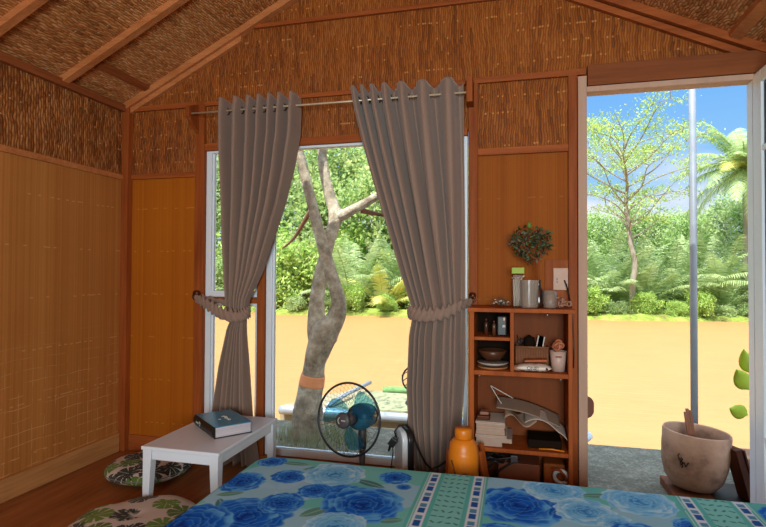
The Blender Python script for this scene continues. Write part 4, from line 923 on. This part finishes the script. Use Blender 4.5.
# clay pot
PC = Vector((.962, 3.36, 0))
n = NT('stained_clay'); co, x = n.obj(); f = n.noise(co, 5, 4, .6); n.base(n.ramp(f, [(.34, lin((120,92,76))), (.48, lin((164,130,108))), (.75, lin((190,156,132)))])); n.set(.85, .2); n.bump(n.noise(co, 40, 3), .3, .004); M['clay'] = n.m
pot = empty('clay_pot', (PC.x, PC.y, ZG+.045), 'big rounded clay pot standing on boards outside the open door', 'pot')
PM_ = Matrix.Rotation(math.radians(4), 4, 'Y')
MB().lathe([(.0001,0),(.085,0),(.115,.012),(.148,.06),(.166,.13),(.172,.22),(.172,.315),(.167,.322),(.160,.315),(.158,.20),(.14,.10),(.0001,.08)], (PC.x,PC.y,ZG+.05), 56, 0, PM_).build('pot_body', M['clay'], pot)
MB().lathe([(.0001,.205),(.150,.20),(.150,.19),(.0001,.19)], (PC.x,PC.y,ZG+.05), 40, 0, PM_).build('soil', plain('dry_soil', (92,62,48), .95, .1, 0, .3, 60, .8, .01), pot)
b = MB(); 
for (x0,z0,z1,s) in ((-.135,.19,.255,2),(-.142,.205,.235,3)): b.tube([PC+Vector((-.10+.012*math.sin(s*t*3), -.14, ZG+.05+z0-.03+(z1-z0)*t)) for t in np.linspace(0,1,6)], .002, 5)
b.tube([PC+Vector((-.09+.03*t, -.1475-.004*t, ZG+.22+.012*math.sin(9*t))) for t in np.linspace(0,1,9)], .0025, 5); b.tube([PC+Vector((-.095+.006*math.sin(8*t), -.1455, ZG+.20+.05*t)) for t in np.linspace(0,1,9)], .0025, 5)
b.build('scratched_mark', M['darkbox'], pot)
stw = wood('weathered_stick', (120,76,58), (164,116,92), 'Z')
SM = Matrix.Translation((PC.x+.0, PC.y-.02, ZG+.245)) @ Matrix.Rotation(math.radians(-7), 4, 'Y')
b = MB(); b.box(-.019,-.008,-.012,.012,0,.232,0,SM); b.box(-.008,.006,-.012,.012,0,.250,0,SM); b.box(.006,.020,-.012,.012,0,.240,0,SM)
thing('wooden_stake', b, stw, 'short split wooden stake standing in the clay pot', 'stake', bevel=.002)
M['oldwood'] = wood('old_reddish_wood', (84,44,26), (136,78,48), 'X', scale=8)
thing('wooden_board', MB().box(.83,1.03,3.20,3.52,ZG,ZG+.046), M['oldwood'], 'reddish board under the left side of the clay pot', 'board', 'boards under the clay pot', .004)
thing('wooden_board', MB().box(1.034,1.22,3.18,3.50,ZG,ZG+.040), plain('black_wet_wood', (44,28,22), .6), 'dark brown board under the right side of the clay pot', 'board', 'boards under the clay pot', .004)
BM_ = Matrix.Translation((1.213, 3.27, ZG+.055)) @ Matrix.Rotation(math.radians(-14), 4, 'Y') @ Matrix.Rotation(.25, 4, 'Z')
b = MB(); b.box(-.035,.0,-.05,.05,-.005,.27,0,BM_); b.box(.002,.014,-.055,.055,-.01,.265,0,BM_)
thing('leaning_plank', b, wood('dark_plank', (58,30,20), (104,60,38), 'Z'), 'dark wooden plank leaning beside the clay pot', 'plank', bevel=.003)
# potted plant leaves at far right
pl = empty('broadleaf_plant', (1.36, 3.62, ZG), 'light green broad-leaved plant peeping past the open door leaf', 'plant')
M['broad'] = plain('broad_leaf_green', (188,212,48), .4, .4, 0, .25, 12)
MB().tube([(1.37,3.62,ZG+.15),(1.36,3.61,-.95),(1.35,3.6,-.75),(1.345,3.6,-.52)], [.010,.008,.006,.003], 8).build('stem', plain('green_stem', (96,120,50), .5), pl)
MB().lathe([(.0001,0),(.09,0),(.12,.18),(.11,.18),(.10,.15),(.0001,.15)], (1.37,3.62,ZG), 24).build('planter', M['clay'], pl)
for (bx,by,bz,dx,dy,dz,L,W) in ((1.345,3.6,-.70,-.55,-.1,.9,.15,.10),(1.348,3.6,-.84,-.9,-.1,.35,.12,.09),(1.35,3.6,-.80,.7,.1,.6,.15,.10),(1.345,3.6,-.60,-.2,.2,1,.14,.08),(1.35,3.6,-.9,.8,-.2,.1,.13,.09)):
    d = Vector((dx,dy,dz)).normalized(); s_ = Vector((0,1,0)).cross(d).normalized(); P = np.zeros((10,7,3)); u_ = d.cross(s_)
    for i in range(10):
        t = i/9; w = W*.5*math.sin(PI*t**.75)**.8 if 0 < t < 1 else .001
        for j in range(7):
            v = j/3-1; P[i,j] = (Vector((bx,by,bz))+d*(L*t+.02)+s_*(w*v)+u_*(.012*v*v-.03*t*t))[:]
    grid('leaf', P, M['broad'], pl, solid=.001)
# outdoor chair seen past the door jamb
ch = empty('patio_chair', (.30, 3.75, ZG), 'outdoor chair with brown round back and white seat, half hidden by the door jamb', 'chair')
b = MB(); CM = Matrix.Translation((.40,3.60,-.845)) @ Matrix.Rotation(math.radians(15),4,'Z'); slab(b, .075, .070, .05, -.012, .012, CM); b.build('backrest', plain('brown_moulded_back', (120,76,58), .5), ch, bevel=.006)
b = MB(); b.lathe([(.0001,.035),(.15,.035),(.175,.03),(.182,.015),(.17,0),(.0001,0)], (.285,3.62,-1.045), 32, sy=.9); b.build('seat', M['white'], ch)
b = MB(); b.tube([(.37,3.63,-.87),(.40,3.63,-.94),(.38,3.63,-1.01)], .009, 8); b.build('back_support', M['galv'], ch)
for sx_, sy_ in ((-1,-1),(1,-1),(-1,1),(1,1)): MB().tube([(.27+sx_*.07,3.62+sy_*.08,-1.045),(.27+sx_*.10,3.62+sy_*.12,ZG+.002)], .009, 8).build('leg', M['galv'], ch)
# wire chair behind the wide curtain
wc = empty('wire_chair', (-.62, 3.45, ZG), 'dark wire garden chair with a round barred back, mostly behind the wide curtain', 'chair')
b = MB(); CC = Vector((-.655,3.42,-.690)); ax = Vector((.25,1,0)).normalized(); b.torus(CC, .085, .006, ax, 36, 8, e=.95)
sd = ax.cross(Vector((0,0,1)))
for k in (-.05,-.025,0,.025,.05):
    q = math.sqrt(max(0,.08**2-k*k)); u = (sd*.8+Vector((0,0,.6))).normalized(); w = u.cross(ax); b.tube([CC+w*k*1.3-u*q, CC+w*k*1.3+u*q], .003, 6)
b.build('backrest', M['fangrey'], wc)
b = MB(); b.torus((-.60,3.5,-.86), .12, .007, (0,0,1), 32, 8); 
for k in (-.08,-.04,0,.04,.08): q = math.sqrt(.12**2-k*k); b.tube([(-.60-q,3.5+k,-.86),(-.60+q,3.5+k,-.86)], .003, 5)
b.tube([CC-Vector((0,0,.08)),(-.62,3.39,-.86)], .006, 6); b.build('seat', M['fangrey'], wc)
for sx_, sy_ in ((-1,-1),(1,-1),(-1,1),(1,1)): MB().tube([(-.60+sx_*.08,3.5+sy_*.08,-.86),(-.60+sx_*.12,3.5+sy_*.12,ZG+.002)], .007, 8).build('leg', M['fangrey'], wc)
# moored flat boat beyond the terrace
bo = empty('wooden_boat', (-1.3, 5.9, ZW), 'flat grey-green decked boat moored just past the terrace edge', 'boat')
pts = [(-2.55,5.45),(-2.35,5.40),(-.15,5.40),(-.05,6.45),(-1.95,6.45),(-2.3,6.0)]
k = len(pts); b = MB(); b.add([(x,y,ZW-.1) for x,y in pts]+[(x,y,-1.47) for x,y in pts], [tuple(range(k-1,-1,-1)), tuple(range(k,2*k))]+[(i,(i+1)%k,k+(i+1)%k,k+i) for i in range(k)])
b.build('hull', plain('bleached_hull', (150,140,112), .8), bo)
MB().box(-1.85,-.2,5.50,6.30,-1.468,-1.45).build('deck', plain('olive_deck', (150,152,118), .8, .2, 0, .15, 6), bo)
MB().tube([(-2.52,5.38,-1.50),(-2.45,5.38,-1.49),(-.15,5.38,-1.49)], [.045,.05,.05], 14).build('fender_pipe', M['galv'], bo)
b = MB(); b.tube([(-1.6,6.36,-1.44)]+[(-1.5+i*.25,6.36+.03*math.sin(i*2),-1.43+.012*math.sin(i*3)) for i in range(6)], .045, 10); b.build('rolled_net', plain('green_net', (112,150,96), .9, .1, 0, .4, 40), bo)
b = MB(); b.tube([(-2.0,5.44,-1.44),(-1.92,5.9,-1.40),(-1.78,6.40,-1.36)], .025, 8); b.build('bow_rail', M['galv'], bo)
# ------------------------------------------------------------------ far-bank vegetation
G1 = leafmat('bright_bush_leaves', [(170,202,92),(196,222,124),(136,172,78),(214,232,156)], .4)
G2 = leafmat('mid_tree_leaves', [(168,198,120),(194,216,142),(138,174,100),(214,230,176)], .5)
G3 = leafmat('grey_green_leaves', [(166,190,124),(192,210,150),(136,168,100),(214,226,180)], .45)
GP = leafmat('palm_leaflets', [(168,192,126),(190,210,148),(140,168,104),(212,224,176)], .4)
GY = leafmat('yellowing_palm', [(214,216,110),(232,226,140),(190,204,100)], .4)
TRB = plain('far_trunk', (148,140,124), .9, .1, 0, .2, 3)
def crown_mesh(seed, rx, ry, rz, n, size, clumps=26, shell=.75, flat=1.0):
    rn = random.Random(seed); cs = []
    for i in range(clumps):
        a, u = rn.uniform(0,6.28), rn.uniform(-.75,1); s = math.sqrt(1-u*u); q = rn.uniform(shell*.6,1)
        cs.append((rx*s*math.cos(a)*q, ry*s*math.sin(a)*q, rz*u*q*flat))
    pts = []
    for i in range(n):
        c = cs[i % clumps]; pts.append((c[0]+rn.gauss(0,rx*.17), c[1]+rn.gauss(0,ry*.17), c[2]+rn.gauss(0,rz*.14)))
    return leafcards(pts, size, rn, .2, .5), cs
def make_tree(name, label, cat, group, loc, seed, h, rx, rz, n, size, mat, trunk_r=.12, clumps=26):
    e = empty(name, loc, label, cat, group); x, y, z0 = loc
    mb, cs = crown_mesh(seed, rx, rx*.8, rz, n, size, clumps); mb.v = [(v[0]+x, v[1]+y, max(z0, v[2]+z0+h)) for v in mb.v]
    mb.build('foliage', mat, e)
    t = MB(); t.tube([(x,y,z0-.1),(x+.1*rx,y,z0+h*.4),(x,y,z0+h*.8)], [trunk_r,trunk_r*.8,trunk_r*.4], 8)
    for c in cs[::5]: t.tube([(x+.05*rx,y,z0+h*.45),(x+c[0]*.8,y+c[1]*.8,z0+h+c[2]*.7)], [trunk_r*.4,.02], 5)
    t.build('stem', TRB, e)
    return e
def make_palm(name, label, group, loc, seed, nf, L, mats, trunk_h=0, up=.9, leaf_l=.55):
    rn = random.Random(seed); e = empty(name, loc, label, 'palm', group); x, y, z0 = loc
    if trunk_h:
        t = MB(); t.tube([(x,y,z0-.1),(x+.15,y,z0+trunk_h*.5),(x+.1,y,z0+trunk_h)], [.17,.13,.11], 9); t.build('trunk', TRB, e)
    for (mat, cnt) in mats:
        mb = MB()
        for k in range(cnt):
            a = rn.uniform(0,6.28); tilt = rn.uniform(.15, up); Lk = L*rn.uniform(.75,1.1); N = 16
            p = Vector((x+(.1 if trunk_h else .25*math.cos(a)), y+(0 if trunk_h else .25*math.sin(a)), z0+trunk_h)); d = Vector((math.cos(a)*math.sin(tilt), math.sin(a)*math.sin(tilt), math.cos(tilt)))
            P_ = [p]; 
            for i in range(N):
                d = (d+Vector((0,0,-.055-.035*(i/N)*(1+tilt)))).normalized(); p = p+d*(Lk/N); P_.append(p)
            mb.tube(P_, [.035*(1-i/(N+2)) for i in range(N+1)], 4)
            for i in range(2, N*3):
                f_ = i/(N*3); s = f_*N; q = min(int(s), N-1); pt = P_[q].lerp(P_[q+1], s-q); dd = (P_[q+1]-P_[q]).normalized(); sd = dd.cross(Vector((0,0,1))).normalized()
                ll = leaf_l*math.sin(PI*min(1,f_*.92+.12))**.6*rn.uniform(.85,1.1)
                for sg in (-1,1):
                    v = (sd*sg+dd*.65+Vector((0,0,-.30+rn.uniform(-.15,.15)))).normalized(); w = dd*.028
                    tip = pt+v*ll+Vector((0,0,-.18*ll)); mb.add([pt-w, pt+w, pt+v*ll*.55+w*.9, tip, pt+v*ll*.55-w*.9], [(0,1,2,4),(4,2,3)])
        mb.build('fronds', mat, e)
    return e
def copy_thing(src, loc, rz, s, label, group=None):
    r = src.copy(); C.objects.link(r); r.location = loc; r.rotation_euler = (0,0,rz); r.scale = (s,s,s); r['label'] = label
    if group: r['group'] = group
    for c in list(src.children):
        d = c.copy(); C.objects.link(d); d.parent = r; d.matrix_parent_inverse = c.matrix_parent_inverse.copy()
    return r
def zb_at(x, y): return ZW+.35+ .02*(y-bank_y(x))
# --- bushes along the water
bushA = make_tree('bush', 'bright yellow-green round bush at the water edge, seen left of the banded trunk', 'bush', 'bushes on the far bank', (-11.5, bank_y(-11.5)+1.9, -1.9), 101, 1.9, 1.9, 2.0, 7200, .25, G1, .06, 34)
bushB = make_tree('bush', 'grey-green loose bush at the water edge, in the narrow left window', 'bush', 'bushes on the far bank', (-16.6, bank_y(-16.6)+1.4, -1.75), 102, 1.3, 1.9, 1.4, 4600, .24, G3, .06, 30)
rn = random.Random(55); xs = []
x = -24.0
while x < 15:
    inside = x > 1.5
    xs.append((x, rn.uniform(.5,.9), rn.uniform(.20,.40) if inside else rn.uniform(.22,.42), bushA if rn.random() < .3 else bushB, rn.uniform(0,6.2))); x += rn.uniform(.9,1.3) if inside else rn.uniform(1.3,1.9)
for (x, dy, s, src, rz) in xs:
    copy_thing(src, (x, bank_y(x)+dy, -1.95), rz, s, 'leafy low green bush growing along the far river bank', 'bushes on the far bank')
copy_thing(bushA, (-14.9, bank_y(-14.9)+3.4, -1.8), 2.0, 1.3, 'tall bright bush behind the water-edge bushes, at the gap beside the left curtain', 'bushes on the far bank')
copy_thing(bushA, (-8.6, 30.6, -1.8), 4.0, 1.35, 'large bright bush right behind the forked trunk, beyond the palms', 'bushes on the far bank')
copy_thing(bushB, (-5.4, 30.6, -1.8), 1.0, 1.6, 'large pale bush behind the yellow-fronded palm, beside the wide curtain', 'bushes on the far bank')
copy_thing(bushB, (-11.8, 31.0, -1.8), 3.0, 1.7, 'large pale bush rising behind the bright round bush left of the trunk', 'bushes on the far bank')
# --- palms
nipa = make_palm('nipa_palm', 'feathery grey-green palm clump right behind the forked trunk, across the river', 'palm clumps on the far bank', (-8.1, bank_y(-8.1)+2.2, -1.8), 201, 24, 4.6, [(GP, 30)], 0, .8, .7)
yel = make_palm('nipa_palm', 'palm clump with drooping yellow fronds just right of the banded trunk', 'palm clumps on the far bank', (-6.3, bank_y(-6.3)+1.3, -1.5), 202, 12, 2.8, [(GY, 9)], 0, 1.35, .6)
for (x, dy, s, rz) in ((-5.6,3.2,1.05,1.0),(-3.4,2.6,.9,3.0),(-11.0,3.6,.95,2.2),(.2,3,1,2.6),(2.0,2.2,.85,.4),(4.2,3.2,.95,1.8),(5.8,2.4,.8,4.0),(7.4,3.2,1.0,5.2),(9.3,2.6,.85,.9),(11.2,3.2,1.0,2.9),(13.5,3,1,4.4),(-17.6,4.2,1,3.8)):
    copy_thing(nipa, (x, bank_y(x)+dy, zb_at(x, bank_y(x)+dy)-.1), rz, s, 'feathery green palm clump growing on the far river bank')
coco = make_palm('coconut_palm', 'tall coconut palm with ragged fronds, right of the steel post', None, (10.2, bank_y(10.2)+2.4, -1.7), 203, 24, 3.4, [(GP, 32), (GY, 2)], 6.6, 2.3, .75)
# --- taller trees behind
treeA = make_tree('tree', 'big leafy tree filling the upper big window, across the river', 'tree', 'trees behind the far bank', (-9.6, 30.5, -1.6), 301, 6.0, 3.7, 4.2, 12500, .32, G2, .12, 60)
treeB = make_tree('tree', 'pale leafy tree top in the narrow left window', 'tree', 'trees behind the far bank', (-17.4, 31.0, -1.6), 302, 6.4, 3.4, 3.6, 8500, .32, G3, .18, 40)
for (x, y, s, src, rz) in ((-13.6,32,1.02,treeB,2.0),(-21,31,1.1,treeA,1.0),(-5.8,31.0,.95,treeB,1.0),(-2,32,.9,treeA,3),(1.6,32.5,.52,treeB,4),(4.2,33.0,.50,treeA,2),(6.6,33,.56,treeB,.7),(8.8,33,.50,treeA,5),(11.5,33,.62,treeB,2.4),(14.0,33,.72,treeA,1.4),(17.5,33,.8,treeB,3)):
    copy_thing(src, (x, y, -1.6), rz, s, 'leafy green tree in the belt behind the far bank')
# --- slender umbrella tree seen through the door
ex, ey = 4.95, 26.0
ut = empty('umbrella_tree', (ex, ey, -1.75), 'slender tall tree with a wide sparse flat crown, seen through the open door', 'tree')
b = MB(); rn = random.Random(77)
stem = [(ex+.12,ey,-1.9),(ex+.10,ey,-.6),(ex+.22,ey,.5),(ex+.02,ey,1.5),(ex-.05,ey,2.4),(ex-.16,ey,3.2),(ex-.10,ey,4.2),(ex-.25,ey,5.2),(ex-.2,ey,6.2)]
wobbly(b, stem, [.15,.14,.13,.11,.10,.085,.07,.05,.02], 6, 8, amp=.1); b.build('trunk', TRB, ut)
b = MB(); tips = []
for k in range(30):
    a = 2*PI*k/30*7+rn.uniform(-.3,.3); f_ = k/29; z0 = 1.6+4.0*f_; top_ = 7.4
    R = rn.uniform(1.6,2.9) if f_ < .35 else rn.uniform(2.4,4.5)*(1-.35*max(0,f_-.75)/.25)
    zt = z0+rn.uniform(.3,1.0)+(R*.20 if f_ < .35 else R*.38); zt = min(zt, top_-.03*R*R+rn.uniform(-.5,.1))
    p0 = Vector((np.interp(z0,[p[2] for p in stem],[p[0] for p in stem]),ey,z0)); p3 = Vector((ex+R*math.cos(a), ey+R*math.sin(a), zt)); q1 = p0.lerp(p3,.33)+Vector((rn.gauss(0,.12),rn.gauss(0,.12),rn.uniform(-.05,.35))); q2 = p0.lerp(p3,.66)+Vector((rn.gauss(0,.2),rn.gauss(0,.2),rn.uniform(0,.5)))
    Q,S = spl([p0, q1, q2, p3], [.042,.028,.018,.008], 5); b.tube(Q, S, 5)
    for t in range(6 if f_ > .3 else 3):
        s = rn.uniform(.4,1.0); q = Q[int(s*(len(Q)-1))]; tp = q+Vector((rn.gauss(0,.5),rn.gauss(0,.5),rn.uniform(-.05,.35))); b.tube([q, q.lerp(tp,.5)+Vector((0,0,.08)), tp], [.012,.009,.005], 4); tips.append(tp)
b.build('branches', TRB, ut)
pts = []
for tp in tips:
    for j in range(62): pts.append((tp.x+rn.gauss(0,.30), tp.y+rn.gauss(0,.30), tp.z+rn.gauss(0,.085)))
leafcards(pts, .115, rn, 0, .5).build('leaves', leafmat('sparse_yellowgreen', [(186,212,104),(206,224,132),(160,190,84),(140,172,80)], .45), ut)
# ------------------------------------------------------------------ sky, sun, lamps
w = bpy.data.worlds.new('sky'); bpy.context.scene.world = w; w.use_nodes = True; nt = w.node_tree; bg = nt.nodes['Background']
tc = nt.nodes.new('ShaderNodeTexCoord'); sep = nt.nodes.new('ShaderNodeSeparateXYZ'); nt.links.new(tc.outputs['Generated'], sep.inputs[0])
rp = nt.nodes.new('ShaderNodeValToRGB'); nt.links.new(sep.outputs[2], rp.inputs[0]); el_ = rp.color_ramp.elements
el_[0].position = 0; el_[0].color = (.62,.80,.98,1); el_[1].position = .60; el_[1].color = (.72,.86,1,1)
e1 = el_.new(.16); e1.color = (.32,.62,.98,1); e2 = el_.new(.36); e2.color = (.14,.44,.97,1)
mp = nt.nodes.new('ShaderNodeMapping'); mp.inputs['Scale'].default_value = (1,1,3.2); nt.links.new(tc.outputs['Generated'], mp.inputs[0]); mp.inputs['Location'].default_value = (.3,.15,.02)
nz = nt.nodes.new('ShaderNodeTexNoise'); nt.links.new(mp.outputs[0], nz.inputs['Vector']); nz.inputs['Scale'].default_value = 3.2; nz.inputs['Detail'].default_value = 7; nz.inputs['Roughness'].default_value = .55
cr_ = nt.nodes.new('ShaderNodeValToRGB'); nt.links.new(nz.outputs[0], cr_.inputs[0]); cr_.color_ramp.elements[0].position = .44; cr_.color_ramp.elements[1].position = .62
lo = nt.nodes.new('ShaderNodeMapRange'); nt.links.new(sep.outputs[2], lo.inputs[0]); lo.inputs[1].default_value = .27; lo.inputs[2].default_value = .12; lo.inputs[3].default_value = 0; lo.inputs[4].default_value = 1
mm = nt.nodes.new('ShaderNodeMath'); mm.operation = 'MULTIPLY'; nt.links.new(cr_.outputs[0], mm.inputs[0]); nt.links.new(lo.outputs[0], mm.inputs[1])
mix = nt.nodes.new('ShaderNodeMix'); mix.data_type = 'RGBA'; nt.links.new(mm.outputs[0], mix.inputs[0]); nt.links.new(rp.outputs[0], mix.inputs[6]); mix.inputs[7].default_value = (.92,.95,1,1)
nt.links.new(mix.outputs[2], bg.inputs[0]); mr = nt.nodes.new('ShaderNodeMapRange'); mr.interpolation_type = 'SMOOTHSTEP'; nt.links.new(sep.outputs[2], mr.inputs[0]); mr.inputs[1].default_value = .38; mr.inputs[2].default_value = .75; mr.inputs[3].default_value = 1.0; mr.inputs[4].default_value = 2.6; nt.links.new(mr.outputs[0], bg.inputs[1])
def light(name, typ, loc, rot, energy, col=(1,1,1), **k):
    l = bpy.data.lights.new(name, typ); l.energy = energy; l.color = col
    for a, v in k.items(): setattr(l, a, v)
    o = bpy.data.objects.new(name, l); C.objects.link(o); o.location = loc; o.rotation_euler = rot; return o
sd_ = Vector((.30, .75, -1.15)).normalized()          # direction the sunlight travels
so = light('sun', 'SUN', (0,-5,8), (0,0,0), 8.6, (1,.97,.90), angle=.012); so.rotation_euler = sd_.to_track_quat('-Z','Y').to_euler()
# added area light at the unseen rear opening, brightening the room from behind
light('rear_fill_light', 'AREA', ((WX0+WX1)/2, YB-.10, (WZ0+WZ1)/2), (PI/2,0,PI), 185, (.84,.96,.96), shape='RECTANGLE', size=WX1-WX0, size_y=WZ1-WZ0).rotation_euler = Vector((0,1,.22)).to_track_quat('-Z','Z').to_euler()
# ------------------------------------------------------------------ camera
cam = bpy.data.cameras.new('camera'); co_ = bpy.data.objects.new('camera', cam); C.objects.link(co_)
yaw, pit, rol = math.radians(14.2183), math.radians(1.0874), math.radians(.2441)
fw = Vector((-math.sin(yaw)*math.cos(pit), math.cos(yaw)*math.cos(pit), math.sin(pit))); rt = Vector((math.cos(yaw), math.sin(yaw), 0)); up = rt.cross(fw)
r2 = rt*math.cos(rol)+up*math.sin(rol); u2 = -rt*math.sin(rol)+up*math.cos(rol)
co_.matrix_world = Matrix(((r2.x,u2.x,-fw.x,0),(r2.y,u2.y,-fw.y,0),(r2.z,u2.z,-fw.z,0),(0,0,0,1)))
cam.sensor_width = 36; cam.lens = 529.5/766*36; cam.clip_start = .02; cam.clip_end = 300
sc = bpy.context.scene; sc.camera = co_
sc.view_settings.view_transform = 'Standard'; sc.view_settings.look = 'None'; sc.view_settings.gamma = 1; sc.view_settings.exposure = 0; sc.view_settings.use_curve_mapping = False
cy = sc.cycles; cy.max_bounces = 8; cy.diffuse_bounces = 4; cy.glossy_bounces = 3; cy.transmission_bounces = 6; cy.transparent_max_bounces = 24; cy.sample_clamp_indirect = 6; cy.caustics_reflective = False; cy.caustics_refractive = False
